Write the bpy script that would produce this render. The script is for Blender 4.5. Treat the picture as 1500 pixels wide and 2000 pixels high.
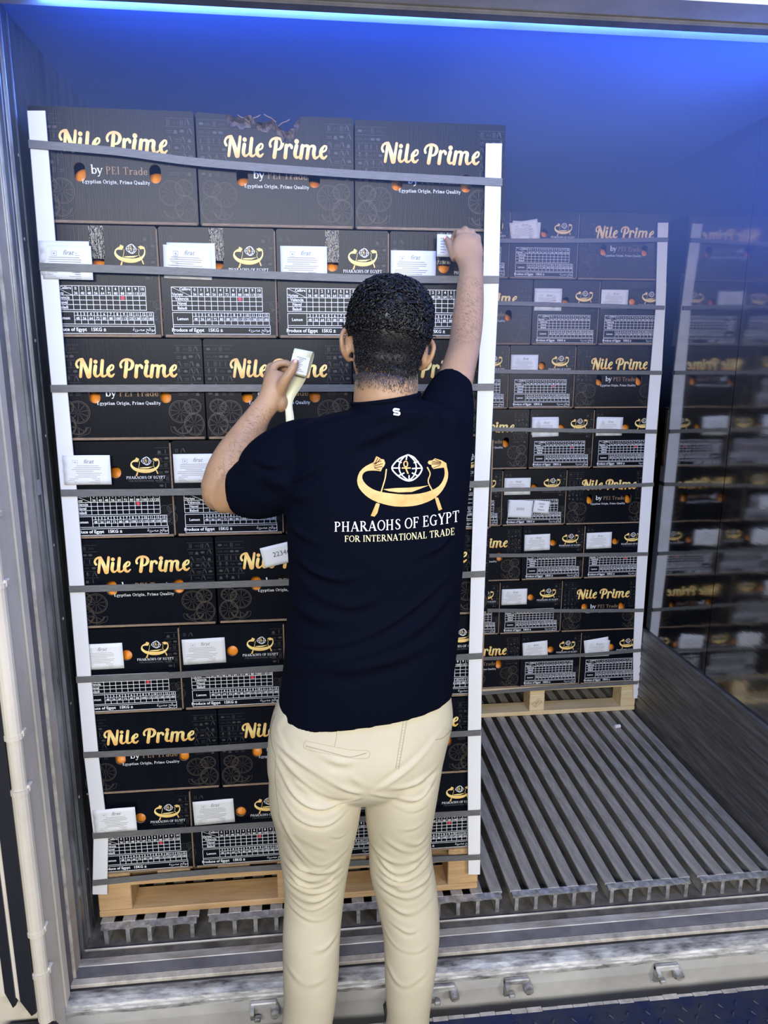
import bpy, bmesh, math, random
import numpy as np
from mathutils import Vector, Matrix
from mathutils.bvhtree import BVHTree

for _o in list(bpy.data.objects):
    bpy.data.objects.remove(_o)
SC = bpy.context.scene
COL = SC.collection
rnd = random.Random(7)

# ------------------------------------------------------------------ camera
FPX, PITCH, YAW, ROLL = 1408.78, 0.2129, 0.1091, 0.0021
CAM = Vector((0.6676, -2.0072, 1.7125))
_fw = Vector((math.sin(YAW) * math.cos(PITCH), math.cos(YAW) * math.cos(PITCH), -math.sin(PITCH)))
_r = Vector((math.cos(YAW), -math.sin(YAW), 0))
_u = _r.cross(_fw)
_r2 = _r * math.cos(ROLL) + _u * math.sin(ROLL)
_u2 = -_r * math.sin(ROLL) + _u * math.cos(ROLL)
cam_data = bpy.data.cameras.new('camera')
cam_data.sensor_fit = 'VERTICAL'
cam_data.sensor_height = 36.0
cam_data.lens = FPX / 2000 * 36.0
cam_data.clip_start = 0.05
cam = bpy.data.objects.new('camera', cam_data)
COL.objects.link(cam)
cam.matrix_world = Matrix(((_r2.x, _u2.x, -_fw.x, CAM.x), (_r2.y, _u2.y, -_fw.y, CAM.y),
                           (_r2.z, _u2.z, -_fw.z, CAM.z), (0, 0, 0, 1)))
SC.camera = cam


def ray(px, py):
    return _fw + _r2 * ((px - 750) / FPX) - _u2 * ((py - 1000) / FPX)


def at(px, py, Y):
    d = ray(px, py)
    return CAM + d * ((Y - CAM.y) / d.y)


def atz(px, py, Z):
    d = ray(px, py)
    return CAM + d * ((Z - CAM.z) / d.z)


# ------------------------------------------------------------------ world, lights, exposure
world = bpy.data.worlds.new('dock_surroundings')
SC.world = world
world.use_nodes = True
_bg = world.node_tree.nodes['Background']
_bg.inputs[0].default_value = (0.80, 0.90, 1.0, 1)
_bg.inputs[1].default_value = 0.09
SC.view_settings.view_transform = 'Standard'
SC.view_settings.look = 'None'
SC.view_settings.gamma = 1.0
SC.view_settings.use_curve_mapping = False
SC.view_settings.exposure = 0.0


def area_light(name, loc, target, sx, sy, power, color, spread=180):
    d = bpy.data.lights.new(name, 'AREA')
    d.shape = 'RECTANGLE'
    d.size, d.size_y = sx, sy
    d.energy = power
    d.color = color
    d.spread = math.radians(spread)
    o = bpy.data.objects.new(name, d)
    COL.objects.link(o)
    o.location = loc
    o.rotation_euler = (Vector(target) - Vector(loc)).to_track_quat('-Z', 'Y').to_euler()
    return o


# lamps of the loading bay behind and above the photographer
area_light('bay_lamp_row', (0.2, -4.6, 2.75), (1.0, 0.0, 0.5), 3.4, 0.8, 240, (1.0, 0.985, 0.96))
area_light('bay_lamp_side', (3.2, -3.6, 1.9), (1.1, 0.2, 0.2), 1.2, 0.8, 80, (1.0, 0.985, 0.96))
# unseen blue area light added above the doorway to tint the upper cartons
area_light('blue_overhead_fill', (1.0, -1.25, 2.95), (0.9, 0.3, 1.9), 2.6, 0.9, 46, (0.14, 0.33, 1.0))
# blue lamp bar fixed behind the door header, shining along the ceiling
area_light('blue_header_lamp', (1.05, -0.16, 2.462), (1.1, 1.6, 2.60), 1.9, 0.04, 11, (0.05, 0.16, 1.0))
# added blue fill, out of frame by the right post, spreading blue over the ceiling
area_light('blue_ceiling_fill', (2.20, -0.12, 2.08), (0.95, 0.35, 2.50), 0.10, 0.60, 8, (0.06, 0.17, 1.0), 150)

# ------------------------------------------------------------------ materials
MATS = {}


def mat(name, color, rough=0.5, metal=0.0, spec=0.5, var=0.0, vscale=20.0, bump=0.0, bscale=120.0,
        stretch=(1, 1, 1), coat=0.0, color2=None, sss=0.0, rvar=0.0, detail=6.0, bdist=0.002):
    m = bpy.data.materials.new(name)
    m.use_nodes = True
    nt = m.node_tree
    b = nt.nodes['Principled BSDF']
    b.inputs['Base Color'].default_value = (*color, 1)
    b.inputs['Roughness'].default_value = rough
    b.inputs['Metallic'].default_value = metal
    b.inputs['Specular IOR Level'].default_value = spec
    if coat:
        b.inputs['Coat Weight'].default_value = coat
        b.inputs['Coat Roughness'].default_value = 0.25
    if sss:
        b.inputs['Subsurface Weight'].default_value = sss
        b.inputs['Subsurface Radius'].default_value = (0.012, 0.005, 0.003)
        b.inputs['Subsurface Scale'].default_value = 0.6
    if var or bump or rvar or color2:
        tc = nt.nodes.new('ShaderNodeTexCoord')
        mp = nt.nodes.new('ShaderNodeMapping')
        mp.inputs['Scale'].default_value = stretch
        nt.links.new(tc.outputs['Object'], mp.inputs['Vector'])
    if var or color2:
        n = nt.nodes.new('ShaderNodeTexNoise')
        n.inputs['Scale'].default_value = vscale
        n.inputs['Detail'].default_value = detail
        n.inputs['Roughness'].default_value = 0.65
        nt.links.new(mp.outputs['Vector'], n.inputs['Vector'])
        rp = nt.nodes.new('ShaderNodeValToRGB')
        rp.color_ramp.elements[0].position = 0.36
        rp.color_ramp.elements[1].position = 0.66
        c2 = color2 if color2 else [min(1, c * (1 + var)) for c in color]
        c1 = color if color2 else [c * (1 - var) for c in color]
        rp.color_ramp.elements[0].color = (*c1, 1)
        rp.color_ramp.elements[1].color = (*c2, 1)
        nt.links.new(n.outputs['Fac'], rp.inputs['Fac'])
        nt.links.new(rp.outputs['Color'], b.inputs['Base Color'])
        if rvar:
            mr = nt.nodes.new('ShaderNodeMapRange')
            mr.inputs['To Min'].default_value = max(0.02, rough - rvar)
            mr.inputs['To Max'].default_value = min(1, rough + rvar)
            nt.links.new(n.outputs['Fac'], mr.inputs['Value'])
            nt.links.new(mr.outputs['Result'], b.inputs['Roughness'])
    if bump:
        n2 = nt.nodes.new('ShaderNodeTexNoise')
        n2.inputs['Scale'].default_value = bscale
        n2.inputs['Detail'].default_value = 4
        nt.links.new(mp.outputs['Vector'], n2.inputs['Vector'])
        bp = nt.nodes.new('ShaderNodeBump')
        bp.inputs['Strength'].default_value = bump
        bp.inputs['Distance'].default_value = bdist
        nt.links.new(n2.outputs['Fac'], bp.inputs['Height'])
        nt.links.new(bp.outputs['Normal'], b.inputs['Normal'])
    MATS[name] = m
    return m


M_CARTON = mat('black_printed_carton', (0.0014, 0.0026, 0.0058), 0.34, spec=0.22, bump=0.35, bscale=60, stretch=(6, 1, 0.25), var=0.25, vscale=3, bdist=0.001)
M_KRAFT = mat('kraft_board', (0.23, 0.16, 0.10), 0.8, var=0.25, vscale=40, stretch=(1, 1, 6))
M_TORN = mat('torn_board', (0.16, 0.12, 0.10), 0.7, color2=(0.03, 0.03, 0.04), vscale=60)
M_WHITEINK = mat('white_ink', (0.80, 0.81, 0.82), 0.55)
M_GREYINK = mat('grey_ink', (0.10, 0.10, 0.10), 0.6)
M_BRONZEINK = mat('bronze_ink', (0.28, 0.17, 0.09), 0.5)
M_LINEINK = mat('brown_line_ink', (0.06, 0.046, 0.034), 0.5)
M_GLYPHINK = mat('faint_grey_ink', (0.038, 0.036, 0.036), 0.5)
M_REDDOT = mat('red_sticker', (0.55, 0.03, 0.06), 0.5)
M_PAPER = mat('white_paper', (0.72, 0.725, 0.71), 0.75, bump=0.15, bscale=30)
M_PAPERINK = mat('pale_print', (0.27, 0.27, 0.28), 0.8)
M_DARKINK = mat('dark_print', (0.10, 0.10, 0.11), 0.8)
M_GUARD = mat('white_corner_board', (0.74, 0.74, 0.73), 0.5, var=0.03, vscale=6)
M_STRAP = mat('grey_strap', (0.125, 0.125, 0.12), 0.42, var=0.18, vscale=30, bump=0.2, bscale=200, stretch=(1, 1, 8))
M_TAPE = mat('clear_tape', (0.004, 0.005, 0.01), 0.14, spec=0.6, bump=1.0, bscale=55, stretch=(3, 1, 0.8), bdist=0.004)
M_ORANGE = mat('orange_peel', (0.75, 0.24, 0.015), 0.42, bump=0.3, bscale=250, var=0.15, vscale=12)
M_WOOD = mat('pallet_pine', (0.56, 0.37, 0.18), 0.75, color2=(0.42, 0.25, 0.11), vscale=9, stretch=(0.6, 6, 6), bump=0.3, bscale=60)
M_WOODY = mat('pallet_pine_deck', (0.52, 0.34, 0.17), 0.75, color2=(0.36, 0.22, 0.10), vscale=9, stretch=(6, 0.6, 6), bump=0.3, bscale=60)
M_WOODPALE = mat('pallet_pine_pale', (0.70, 0.56, 0.33), 0.75, color2=(0.58, 0.43, 0.22), vscale=7, stretch=(0.6, 6, 6))
M_STEEL = mat('polished_lining_steel', (0.36, 0.37, 0.39), 0.09, metal=1.0, bump=0.12, bscale=7, stretch=(1, 0.5, 2.2), rvar=0.06, var=0.12, vscale=5, bdist=0.004)
M_LINER = mat('brushed_lining', (0.42, 0.43, 0.44), 0.34, metal=0.85, var=0.35, vscale=5, stretch=(1, 3, 0.6), rvar=0.12)
M_KICK = mat('dull_aluminium', (0.22, 0.215, 0.205), 0.5, metal=0.7, var=0.35, vscale=9, stretch=(1, 0.5, 8), rvar=0.15, bump=0.4, bscale=20)
M_TBAR = mat('floor_aluminium', (0.345, 0.33, 0.30), 0.5, metal=0.25, var=0.3, vscale=14, stretch=(3, 0.5, 1), rvar=0.12)
M_TBAREND = mat('cut_aluminium', (0.42, 0.42, 0.42), 0.42, metal=0.6, var=0.4, vscale=40)
M_DIRT = mat('dirty_gutter', (0.055, 0.047, 0.04), 0.85, color2=(0.13, 0.115, 0.10), vscale=16)
M_CEIL = mat('blue_tinted_ceiling', (0.26, 0.40, 0.70), 0.42)  # part of the blue light on the ceiling is put into this base colour
M_POST = mat('old_grey_paint', (0.66, 0.605, 0.50), 0.6, color2=(0.50, 0.45, 0.365), vscale=5, detail=10, stretch=(1, 1, 0.5), bump=0.2, bscale=60)
M_POSTDK = mat('grey_seal_rubber', (0.155, 0.15, 0.155), 0.65, var=0.25, vscale=10)
M_TAN = mat('stained_edge', (0.34, 0.30, 0.25), 0.6, color2=(0.44, 0.40, 0.34), vscale=8)
M_CREAM = mat('cream_edge', (0.55, 0.50, 0.42), 0.6, color2=(0.30, 0.27, 0.23), vscale=25)
M_RUBBER = mat('black_rubber', (0.012, 0.013, 0.018), 0.45, bump=0.5, bscale=30, stretch=(4, 4, 1))
M_WORN = mat('worn_metal', (0.55, 0.54, 0.51), 0.5, color2=(0.075, 0.072, 0.07), vscale=18, stretch=(0.6, 2, 2), metal=0.2, detail=10)
M_WORN2 = mat('scraped_ledge', (0.60, 0.58, 0.54), 0.45, color2=(0.22, 0.19, 0.16), vscale=9, stretch=(0.5, 2, 2), metal=0.3, detail=10)
M_SILL = mat('grey_sill_paint', (0.46, 0.45, 0.42), 0.5, color2=(0.33, 0.32, 0.30), vscale=4, stretch=(1, 1, 1.5), detail=9)
M_LEVEL = mat('blue_leveller_paint', (0.007, 0.014, 0.055), 0.5, color2=(0.028, 0.031, 0.045), vscale=12)
M_GROUND = mat('pale_concrete', (0.50, 0.46, 0.45), 0.9, var=0.12, vscale=3)
M_SKIN = mat('skin', (0.37, 0.212, 0.110), 0.5, sss=0.12, color2=(0.43, 0.255, 0.135), vscale=16, bump=0.25, bscale=160, bdist=0.001)
M_NAIL = mat('fingernail', (0.66, 0.42, 0.34), 0.3)
M_FINEHAIR = mat('brown_body_hair', (0.10, 0.055, 0.035), 0.5)
M_HAIR = mat('black_hair', (0.006, 0.0055, 0.006), 0.42, spec=0.45)
M_SHIRT = mat('black_jersey', (0.0014, 0.0024, 0.0075), 0.85, spec=0.06, bump=0.15, bscale=500, bdist=0.0005)
M_CHINO = mat('beige_cotton', (0.53, 0.475, 0.345), 0.8, spec=0.2, var=0.05, vscale=7, bump=0.12, bscale=420, bdist=0.0005)
M_CHINOSEAM = mat('beige_seam', (0.36, 0.31, 0.22), 0.85)
M_SHOE = mat('black_shoe', (0.012, 0.012, 0.014), 0.5)
M_BACKING = mat('yellow_release_paper', (0.78, 0.76, 0.50), 0.5)
M_GOLDFLAT = mat('gold_print', (0.60, 0.33, 0.085), 0.5, color2=(0.74, 0.48, 0.17), vscale=30)


def gold_gradient(name, z0, z1):
    """Printed gold that runs from orange at the rims to pale yellow in the middle of the letters."""
    m = bpy.data.materials.new(name)
    m.use_nodes = True
    nt = m.node_tree
    b = nt.nodes['Principled BSDF']
    b.inputs['Roughness'].default_value = 0.5
    tc = nt.nodes.new('ShaderNodeTexCoord')
    sp = nt.nodes.new('ShaderNodeSeparateXYZ')
    mr = nt.nodes.new('ShaderNodeMapRange')
    mr.inputs['From Min'].default_value = z0
    mr.inputs['From Max'].default_value = z1
    rp = nt.nodes.new('ShaderNodeValToRGB')
    e = rp.color_ramp.elements
    e[0].position, e[0].color = 0.0, (0.80, 0.45, 0.12, 1)
    e[1].position, e[1].color = 1.0, (0.80, 0.44, 0.14, 1)
    k = e.new(0.45)
    k.color = (0.90, 0.72, 0.26, 1)
    nt.links.new(tc.outputs['Object'], sp.inputs[0])
    nt.links.new(sp.outputs['Z'], mr.inputs['Value'])
    nt.links.new(mr.outputs['Result'], rp.inputs['Fac'])
    nt.links.new(rp.outputs['Color'], b.inputs['Base Color'])
    return m


# ------------------------------------------------------------------ mesh helpers
class MB:
    def __init__(s):
        s.v, s.f, s.m = [], [], []

    def add(s, verts, faces, mi=0):
        o = len(s.v)
        s.v += [tuple(p) for p in verts]
        s.f += [tuple(i + o for i in f) for f in faces]
        s.m += [mi] * len(faces)

    def box(s, x0, x1, y0, y1, z0, z1, mi=0):
        v = [(x, y, z) for z in (z0, z1) for y in (y0, y1) for x in (x0, x1)]
        s.add(v, [(0, 2, 3, 1), (4, 5, 7, 6), (0, 1, 5, 4), (2, 6, 7, 3), (0, 4, 6, 2), (1, 3, 7, 5)], mi)

    def cbox(s, x0, x1, y0, y1, z0, z1, c=0.004, mi=0):
        """box with its edges chamfered"""
        bm = bmesh.new()
        bmesh.ops.create_cube(bm, size=1)
        for v in bm.verts:
            v.co = Vector(((x0 + x1) / 2 + v.co.x * (x1 - x0), (y0 + y1) / 2 + v.co.y * (y1 - y0), (z0 + z1) / 2 + v.co.z * (z1 - z0)))
        bmesh.ops.bevel(bm, geom=list(bm.edges), offset=c, segments=1, affect='EDGES')
        bm.verts.index_update()
        s.add([v.co[:] for v in bm.verts], [[v.index for v in f.verts] for f in bm.faces], mi)
        bm.free()

    def prism_x(s, poly_yz, x0, x1, mi=0):
        n = len(poly_yz)
        v = [(x0, y, z) for y, z in poly_yz] + [(x1, y, z) for y, z in poly_yz]
        f = [tuple(range(n)), tuple(range(2 * n - 1, n - 1, -1))]
        f += [(i, i + n, (i + 1) % n + n, (i + 1) % n) for i in range(n)]
        s.add(v, f, mi)

    def prism_z(s, poly_xy, z0, z1, mi=0):
        n = len(poly_xy)
        v = [(x, y, z0) for x, y in poly_xy] + [(x, y, z1) for x, y in poly_xy]
        f = [tuple(range(n - 1, -1, -1)), tuple(range(n, 2 * n))]
        f += [(i, (i + 1) % n, (i + 1) % n + n, i + n) for i in range(n)]
        s.add(v, f, mi)

    def tube(s, pts, radii, n=12, mi=0, ref=None, ratio=1.0, cap=True):
        pts = [Vector(p) for p in pts]
        rings = []
        for i, p in enumerate(pts):
            a = pts[max(0, i - 1)]
            b = pts[min(len(pts) - 1, i + 1)]
            t = (b - a).normalized()
            rf = Vector(ref[i] if isinstance(ref, list) else (ref or (0, 1, 0.01)))
            x = (rf - t * rf.dot(t))
            if x.length < 1e-5:
                x = Vector((1, 0, 0)) - t * t.x
            x.normalize()
            y = t.cross(x)
            r = radii[i] if isinstance(radii, (list, tuple)) else radii
            q = ratio[i] if isinstance(ratio, (list, tuple)) else ratio
            rings.append([p + x * (r * math.cos(2 * math.pi * k / n)) + y * (r * q * math.sin(2 * math.pi * k / n)) for k in range(n)])
        v = [q for g in rings for q in g]
        f = []
        for i in range(len(rings) - 1):
            for k in range(n):
                a, b = i * n + k, i * n + (k + 1) % n
                f.append((a, b, b + n, a + n))
        if cap:
            f.append(tuple(range(n - 1, -1, -1)))
            f.append(tuple(range((len(rings) - 1) * n, len(rings) * n)))
        s.add(v, f, mi)

    def ell(s, c, r, nu=16, nv=10, rot=None, mi=0):
        c = Vector(c)
        v, f = [], []
        for j in range(nv + 1):
            th = math.pi * j / nv
            for i in range(nu):
                ph = 2 * math.pi * i / nu
                d = Vector((r[0] * math.sin(th) * math.cos(ph), r[1] * math.sin(th) * math.sin(ph), r[2] * math.cos(th)))
                if rot:
                    d = rot @ d
                v.append(c + d)
        for j in range(nv):
            for i in range(nu):
                a, b = j * nu + i, j * nu + (i + 1) % nu
                f.append((a, a + nu, b + nu, b))
        s.add(v, f, mi)

    def flat(s, S, y=0.0, ox=0.0, oz=0.0, sc=1.0, mi=0):
        """2D shapes set into the vertical plane y, facing -Y"""
        for i, poly in enumerate(S):
            yy = y - (i % 37) * 5e-6        # overlapping ink strokes must not share one plane
            s.add([(ox + p[0] * sc, yy, oz + p[1] * sc) for p in poly], [tuple(range(len(poly)))], mi)

    def mesh(s, name, mats, smooth=False):
        me = bpy.data.meshes.new(name)
        me.from_pydata([tuple(p) for p in s.v], [], s.f)
        for m in (mats if isinstance(mats, (list, tuple)) else [mats]):
            me.materials.append(m)
        if any(s.m):
            me.polygons.foreach_set('material_index', s.m)
        if smooth:
            me.polygons.foreach_set('use_smooth', [True] * len(me.polygons))
        me.update()
        return me

    def build(s, name, mats, parent=None, smooth=False, rel=None):
        """link as one mesh object; rel = world point that becomes the local origin"""
        if rel is None and parent is not None:
            rel = None
        if rel is not None:
            s.v = [(p[0] - rel[0], p[1] - rel[1], p[2] - rel[2]) for p in s.v]
        o = bpy.data.objects.new(name, s.mesh(name, mats, smooth))
        COL.objects.link(o)
        if parent is not None:
            o.parent = parent
        elif rel is not None:
            o.location = rel
        return o


def obj(name, me, parent=None, loc=None):
    o = bpy.data.objects.new(name, me)
    COL.objects.link(o)
    if parent is not None:
        o.parent = parent
    if loc is not None:
        o.location = loc
    return o


def empty(name, loc=(0, 0, 0)):
    o = bpy.data.objects.new(name, None)
    o.empty_display_size = 0.05
    COL.objects.link(o)
    o.location = loc
    return o


def tag(o, label, cat, group=None, kind=None):
    o['label'] = label
    o['category'] = cat
    if group:
        o['group'] = group
    if kind:
        o['kind'] = kind
    return o


def copy_tree(o, parent=None):
    c = o.copy()
    COL.objects.link(c)
    c.parent = parent
    for ch in o.children:
        copy_tree(ch, c)
    return c


def catmull(pts, n=6):
    """smooth a list of equal-length tuples"""
    P = [np.array(p, float) for p in pts]
    if len(P) < 3:
        return [tuple(p) for p in P]
    P = [2 * P[0] - P[1]] + P + [2 * P[-1] - P[-2]]
    out = []
    for i in range(1, len(P) - 2):
        for k in range(n):
            t = k / n
            a, b, c, d = P[i - 1], P[i], P[i + 1], P[i + 2]
            out.append(tuple(0.5 * (2 * b + (c - a) * t + (2 * a - 5 * b + 4 * c - d) * t * t + (3 * b - a - 3 * c + d) * t ** 3)))
    out.append(tuple(P[-2]))
    return out


# ------------------------------------------------------------------ 2D print shapes (lists of polygons)
def stroke(pts, smooth=True, caps=True, n=6):
    p = catmull(pts, n) if smooth and len(pts) > 2 else [tuple(map(float, q)) for q in pts]
    L, R = [], []
    for i, q in enumerate(p):
        a, b = p[max(0, i - 1)], p[min(len(p) - 1, i + 1)]
        dx, dy = b[0] - a[0], b[1] - a[1]
        l = math.hypot(dx, dy) or 1
        nx, ny = -dy / l * q[2] / 2, dx / l * q[2] / 2
        L.append((q[0] + nx, q[1] + ny))
        R.append((q[0] - nx, q[1] - ny))
    S = [[L[i], R[i], R[i + 1], L[i + 1]] for i in range(len(p) - 1)]
    if caps:
        for q in (p[0], p[-1]):
            S.append(disc(q[0], q[1], q[2] / 2, q[2] / 2, 8))
    return S


def disc(cx, cy, rx, ry, n=14):
    return [(cx + rx * math.cos(2 * math.pi * k / n), cy + ry * math.sin(2 * math.pi * k / n)) for k in range(n)]


def line(x0, y0, x1, y1, w):
    return stroke([(x0, y0, w), (x1, y1, w)], False, False)


def rect(x0, y0, x1, y1):
    return [[(x0, y0), (x1, y0), (x1, y1), (x0, y1)]]


def arc(cx, cy, rx, ry, a0, a1, ws, wt, n=14):
    pts = []
    for k in range(n + 1):
        a = math.radians(a0 + (a1 - a0) * k / n)
        c = abs(math.cos(a))
        pts.append((cx + rx * math.cos(a), cy + ry * math.sin(a), wt + (ws - wt) * c))
    return stroke(pts, False, False)


def xf(S, sx=1, sy=None, ox=0, oy=0):
    sy = sx if sy is None else sy
    return [[(p[0] * sx + ox, p[1] * sy + oy) for p in poly] for poly in S]


_W, _T = 0.145, 0.06


def _stem(x, h=1.0, b=0.0, ser=True, w=_W):
    S = rect(x, b, x + w, h)
    if ser:
        S += rect(x - 0.07, b, x + w + 0.07, b + 0.05) + rect(x - 0.07, h - 0.05, x + w + 0.07, h)
    return S


def _ln(x0, y0, x1, y1, w=_T):
    return line(x0, y0, x1, y1, w)


def _serif(x0, x1, y):
    return rect(x0, y, x1, y + 0.05)


def serif_font():
    G = {}
    bowlP = arc(0.27, 0.74, 0.31, 0.235, -90, 90, 0.13, 0.055)
    G['P'] = (_stem(0.1) + bowlP + _ln(0.2, 0.975, 0.3, 0.975) + _ln(0.2, 0.505, 0.3, 0.505), 0.74)
    G['H'] = (_stem(0.1) + _stem(0.62) + _ln(0.2, 0.5, 0.7, 0.5), 0.96)
    G['A'] = (_ln(0.1, 0.02, 0.42, 0.98, 0.07) + _ln(0.42, 0.98, 0.76, 0.02, 0.17) + _ln(0.2, 0.32, 0.62, 0.32) + _serif(0, 0.22, 0) + _serif(0.6, 0.92, 0), 0.94)
    G['R'] = (_stem(0.1) + bowlP + _ln(0.2, 0.975, 0.3, 0.975) + _ln(0.2, 0.505, 0.36, 0.505) + _ln(0.38, 0.5, 0.74, 0.02, 0.16) + _serif(0.64, 0.9, 0), 0.9)
    G['O'] = (arc(0.44, 0.5, 0.36, 0.47, 0, 360, 0.13, 0.06, 22), 0.9)
    G['Q'] = (G['O'][0] + _ln(0.42, 0.12, 0.74, -0.16, 0.12), 0.9)
    G['S'] = (stroke([(0.56, 0.78, 0.06), (0.5, 0.92, 0.06), (0.33, 0.96, 0.07), (0.17, 0.84, 0.12), (0.21, 0.64, 0.15), (0.38, 0.5, 0.16),
                      (0.54, 0.34, 0.15), (0.54, 0.14, 0.12), (0.37, 0.04, 0.07), (0.19, 0.06, 0.06), (0.1, 0.22, 0.06)], True, False, 4), 0.7)
    F = _stem(0.1) + _ln(0.2, 0.967, 0.6, 0.967) + _ln(0.59, 0.99, 0.59, 0.76) + _ln(0.2, 0.52, 0.5, 0.52) + _ln(0.48, 0.62, 0.48, 0.42)
    G['F'] = (F, 0.7)
    G['E'] = (F + _ln(0.2, 0.033, 0.64, 0.033) + _ln(0.63, 0.01, 0.63, 0.26), 0.76)
    G['G'] = (arc(0.46, 0.5, 0.37, 0.47, 42, 318, 0.13, 0.06, 18) + rect(0.62, 0.05, 0.77, 0.42) + _serif(0.52, 0.86, 0.4), 0.94)
    G['Y'] = (_ln(0.1, 0.98, 0.42, 0.46, 0.16) + _ln(0.72, 0.98, 0.42, 0.46, 0.07) + rect(0.335, 0, 0.5, 0.5) + _serif(0.26, 0.58, 0) + _serif(0.0, 0.26, 0.95) + _serif(0.6, 0.84, 0.95), 0.84)
    G['T'] = (_stem(0.32, ser=False) + _serif(0.25, 0.56, 0) + _ln(0.05, 0.967, 0.76, 0.967) + _ln(0.07, 0.99, 0.07, 0.76) + _ln(0.74, 0.99, 0.74, 0.76), 0.82)
    G['I'] = (_stem(0.1), 0.38)
    G['N'] = (_ln(0.14, 0, 0.14, 1, 0.07) + _ln(0.76, 0, 0.76, 1, 0.07) + _ln(0.14, 0.98, 0.76, 0.02, 0.17) + _serif(0.04, 0.26, 0) + _serif(0.64, 0.88, 0.95) + _serif(0.0, 0.2, 0.95), 0.92)
    G['L'] = (_stem(0.1) + _ln(0.2, 0.033, 0.6, 0.033) + _ln(0.59, 0.01, 0.59, 0.28), 0.72)
    G['D'] = (_stem(0.1) + arc(0.27, 0.5, 0.45, 0.467, -90, 90, 0.13, 0.06), 0.86)
    full = lambda cx: arc(cx, 0.32, 0.22, 0.29, 0, 360, 0.14, 0.065, 16)
    G['b'] = (_stem(0.08, ser=False, w=0.14) + _serif(0, 0.16, 0.95) + full(0.38), 0.68)
    G['d'] = (_stem(0.45, ser=False, w=0.14) + _serif(0.38, 0.52, 0.95) + _serif(0.5, 0.66, 0) + full(0.3), 0.7)
    G['p'] = (_stem(0.08, 0.64, -0.26, ser=False, w=0.14) + _serif(0, 0.3, -0.28) + full(0.38), 0.68)
    G['o'] = (full(0.32), 0.64)
    G['y'] = (_ln(0.1, 0.62, 0.34, 0.06, 0.15) + stroke([(0.58, 0.62, 0.07), (0.34, 0.04, 0.07), (0.24, -0.2, 0.08), (0.1, -0.24, 0.1)]) + _serif(0, 0.24, 0.6) + _serif(0.48, 0.68, 0.6), 0.68)
    G['r'] = (_stem(0.08, 0.64, ser=False, w=0.14) + _serif(0, 0.32, 0) + _serif(0, 0.14, 0.6) + stroke([(0.2, 0.42, 0.07), (0.33, 0.58, 0.1), (0.45, 0.56, 0.15)]), 0.54)
    G['a'] = (_stem(0.4, 0.46, ser=False, w=0.14) + _serif(0.5, 0.62, 0) + stroke([(0.12, 0.5, 0.12), (0.26, 0.6, 0.07), (0.44, 0.52, 0.1), (0.47, 0.4, 0.14)]) + arc(0.26, 0.18, 0.17, 0.15, 0, 360, 0.12, 0.06, 12), 0.64)
    G['e'] = (arc(0.3, 0.32, 0.22, 0.29, 20, 335, 0.14, 0.065, 16) + _ln(0.14, 0.34, 0.56, 0.34), 0.6)
    G['g'] = (arc(0.3, 0.42, 0.19, 0.2, 0, 360, 0.12, 0.065, 14) + arc(0.3, -0.1, 0.24, 0.14, 0, 360, 0.08, 0.07, 14) + _ln(0.42, 0.58, 0.6, 0.62), 0.62)
    G['t'] = (stroke([(0.22, 0.86, 0.13), (0.22, 0.15, 0.14), (0.38, 0.05, 0.08)], True, False) + _ln(0.06, 0.6, 0.42, 0.6), 0.46)
    G['i'] = (_stem(0.1, 0.64, ser=False, w=0.14) + _serif(0.02, 0.34, 0) + _serif(0.02, 0.16, 0.6) + [disc(0.17, 0.84, 0.095, 0.095, 10)], 0.38)
    G['l'] = (_stem(0.1, 1, ser=False, w=0.14) + _serif(0.02, 0.34, 0) + _serif(0.02, 0.16, 0.95), 0.38)
    arch = lambda x: stroke([(x, 0.42, 0.065), (x + 0.14, 0.58, 0.1), (x + 0.27, 0.46, 0.14), (x + 0.27, 0, 0.14)], True, False)
    G['n'] = (_stem(0.08, 0.64, ser=False, w=0.14) + _serif(0, 0.3, 0) + _serif(0, 0.14, 0.6) + arch(0.22) + _serif(0.38, 0.66, 0), 0.72)
    G['m'] = (G['n'][0] + arch(0.52) + _serif(0.7, 0.98, 0), 1.04)
    G['u'] = (xf(G['n'][0], -1, -1, 0.72, 0.64), 0.74)
    G[','] = (stroke([(0.13, 0.06, 0.14), (0.14, -0.04, 0.1), (0.06, -0.18, 0.05)]), 0.3)
    G[' '] = ([], 0.34)
    return G


SERIF = serif_font()


def serif_text(s, width, spacing=0.0, bold=0.0):
    S, x = [], 0.0
    for ch in s:
        g, a = SERIF[ch]
        S += xf(g, 1, 1, x, 0)
        x += a + spacing
    k = width / x
    return xf(S, k, k), k


_txt = {}


def sans(s, size=1.0, bold=0.0, shear=0.0):
    """text in the built-in font as polygons, centred on x, baseline 0"""
    key = (s, bold, shear)
    if key not in _txt:
        cu = bpy.data.curves.new('glyphs', 'FONT')
        cu.body = s
        cu.size = 1.0
        cu.offset = bold
        cu.shear = shear
        cu.resolution_u = 2
        cu.align_x = 'CENTER'
        o = bpy.data.objects.new('glyphs', cu)
        COL.objects.link(o)
        bpy.context.view_layer.update()
        dg = bpy.context.evaluated_depsgraph_get()
        me = o.evaluated_get(dg).to_mesh()
        _txt[key] = [[(me.vertices[i].co.x, me.vertices[i].co.y) for i in p.vertices] for p in me.polygons]
        bpy.data.objects.remove(o)
        bpy.data.curves.remove(cu)
    return xf(_txt[key], size)


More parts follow.
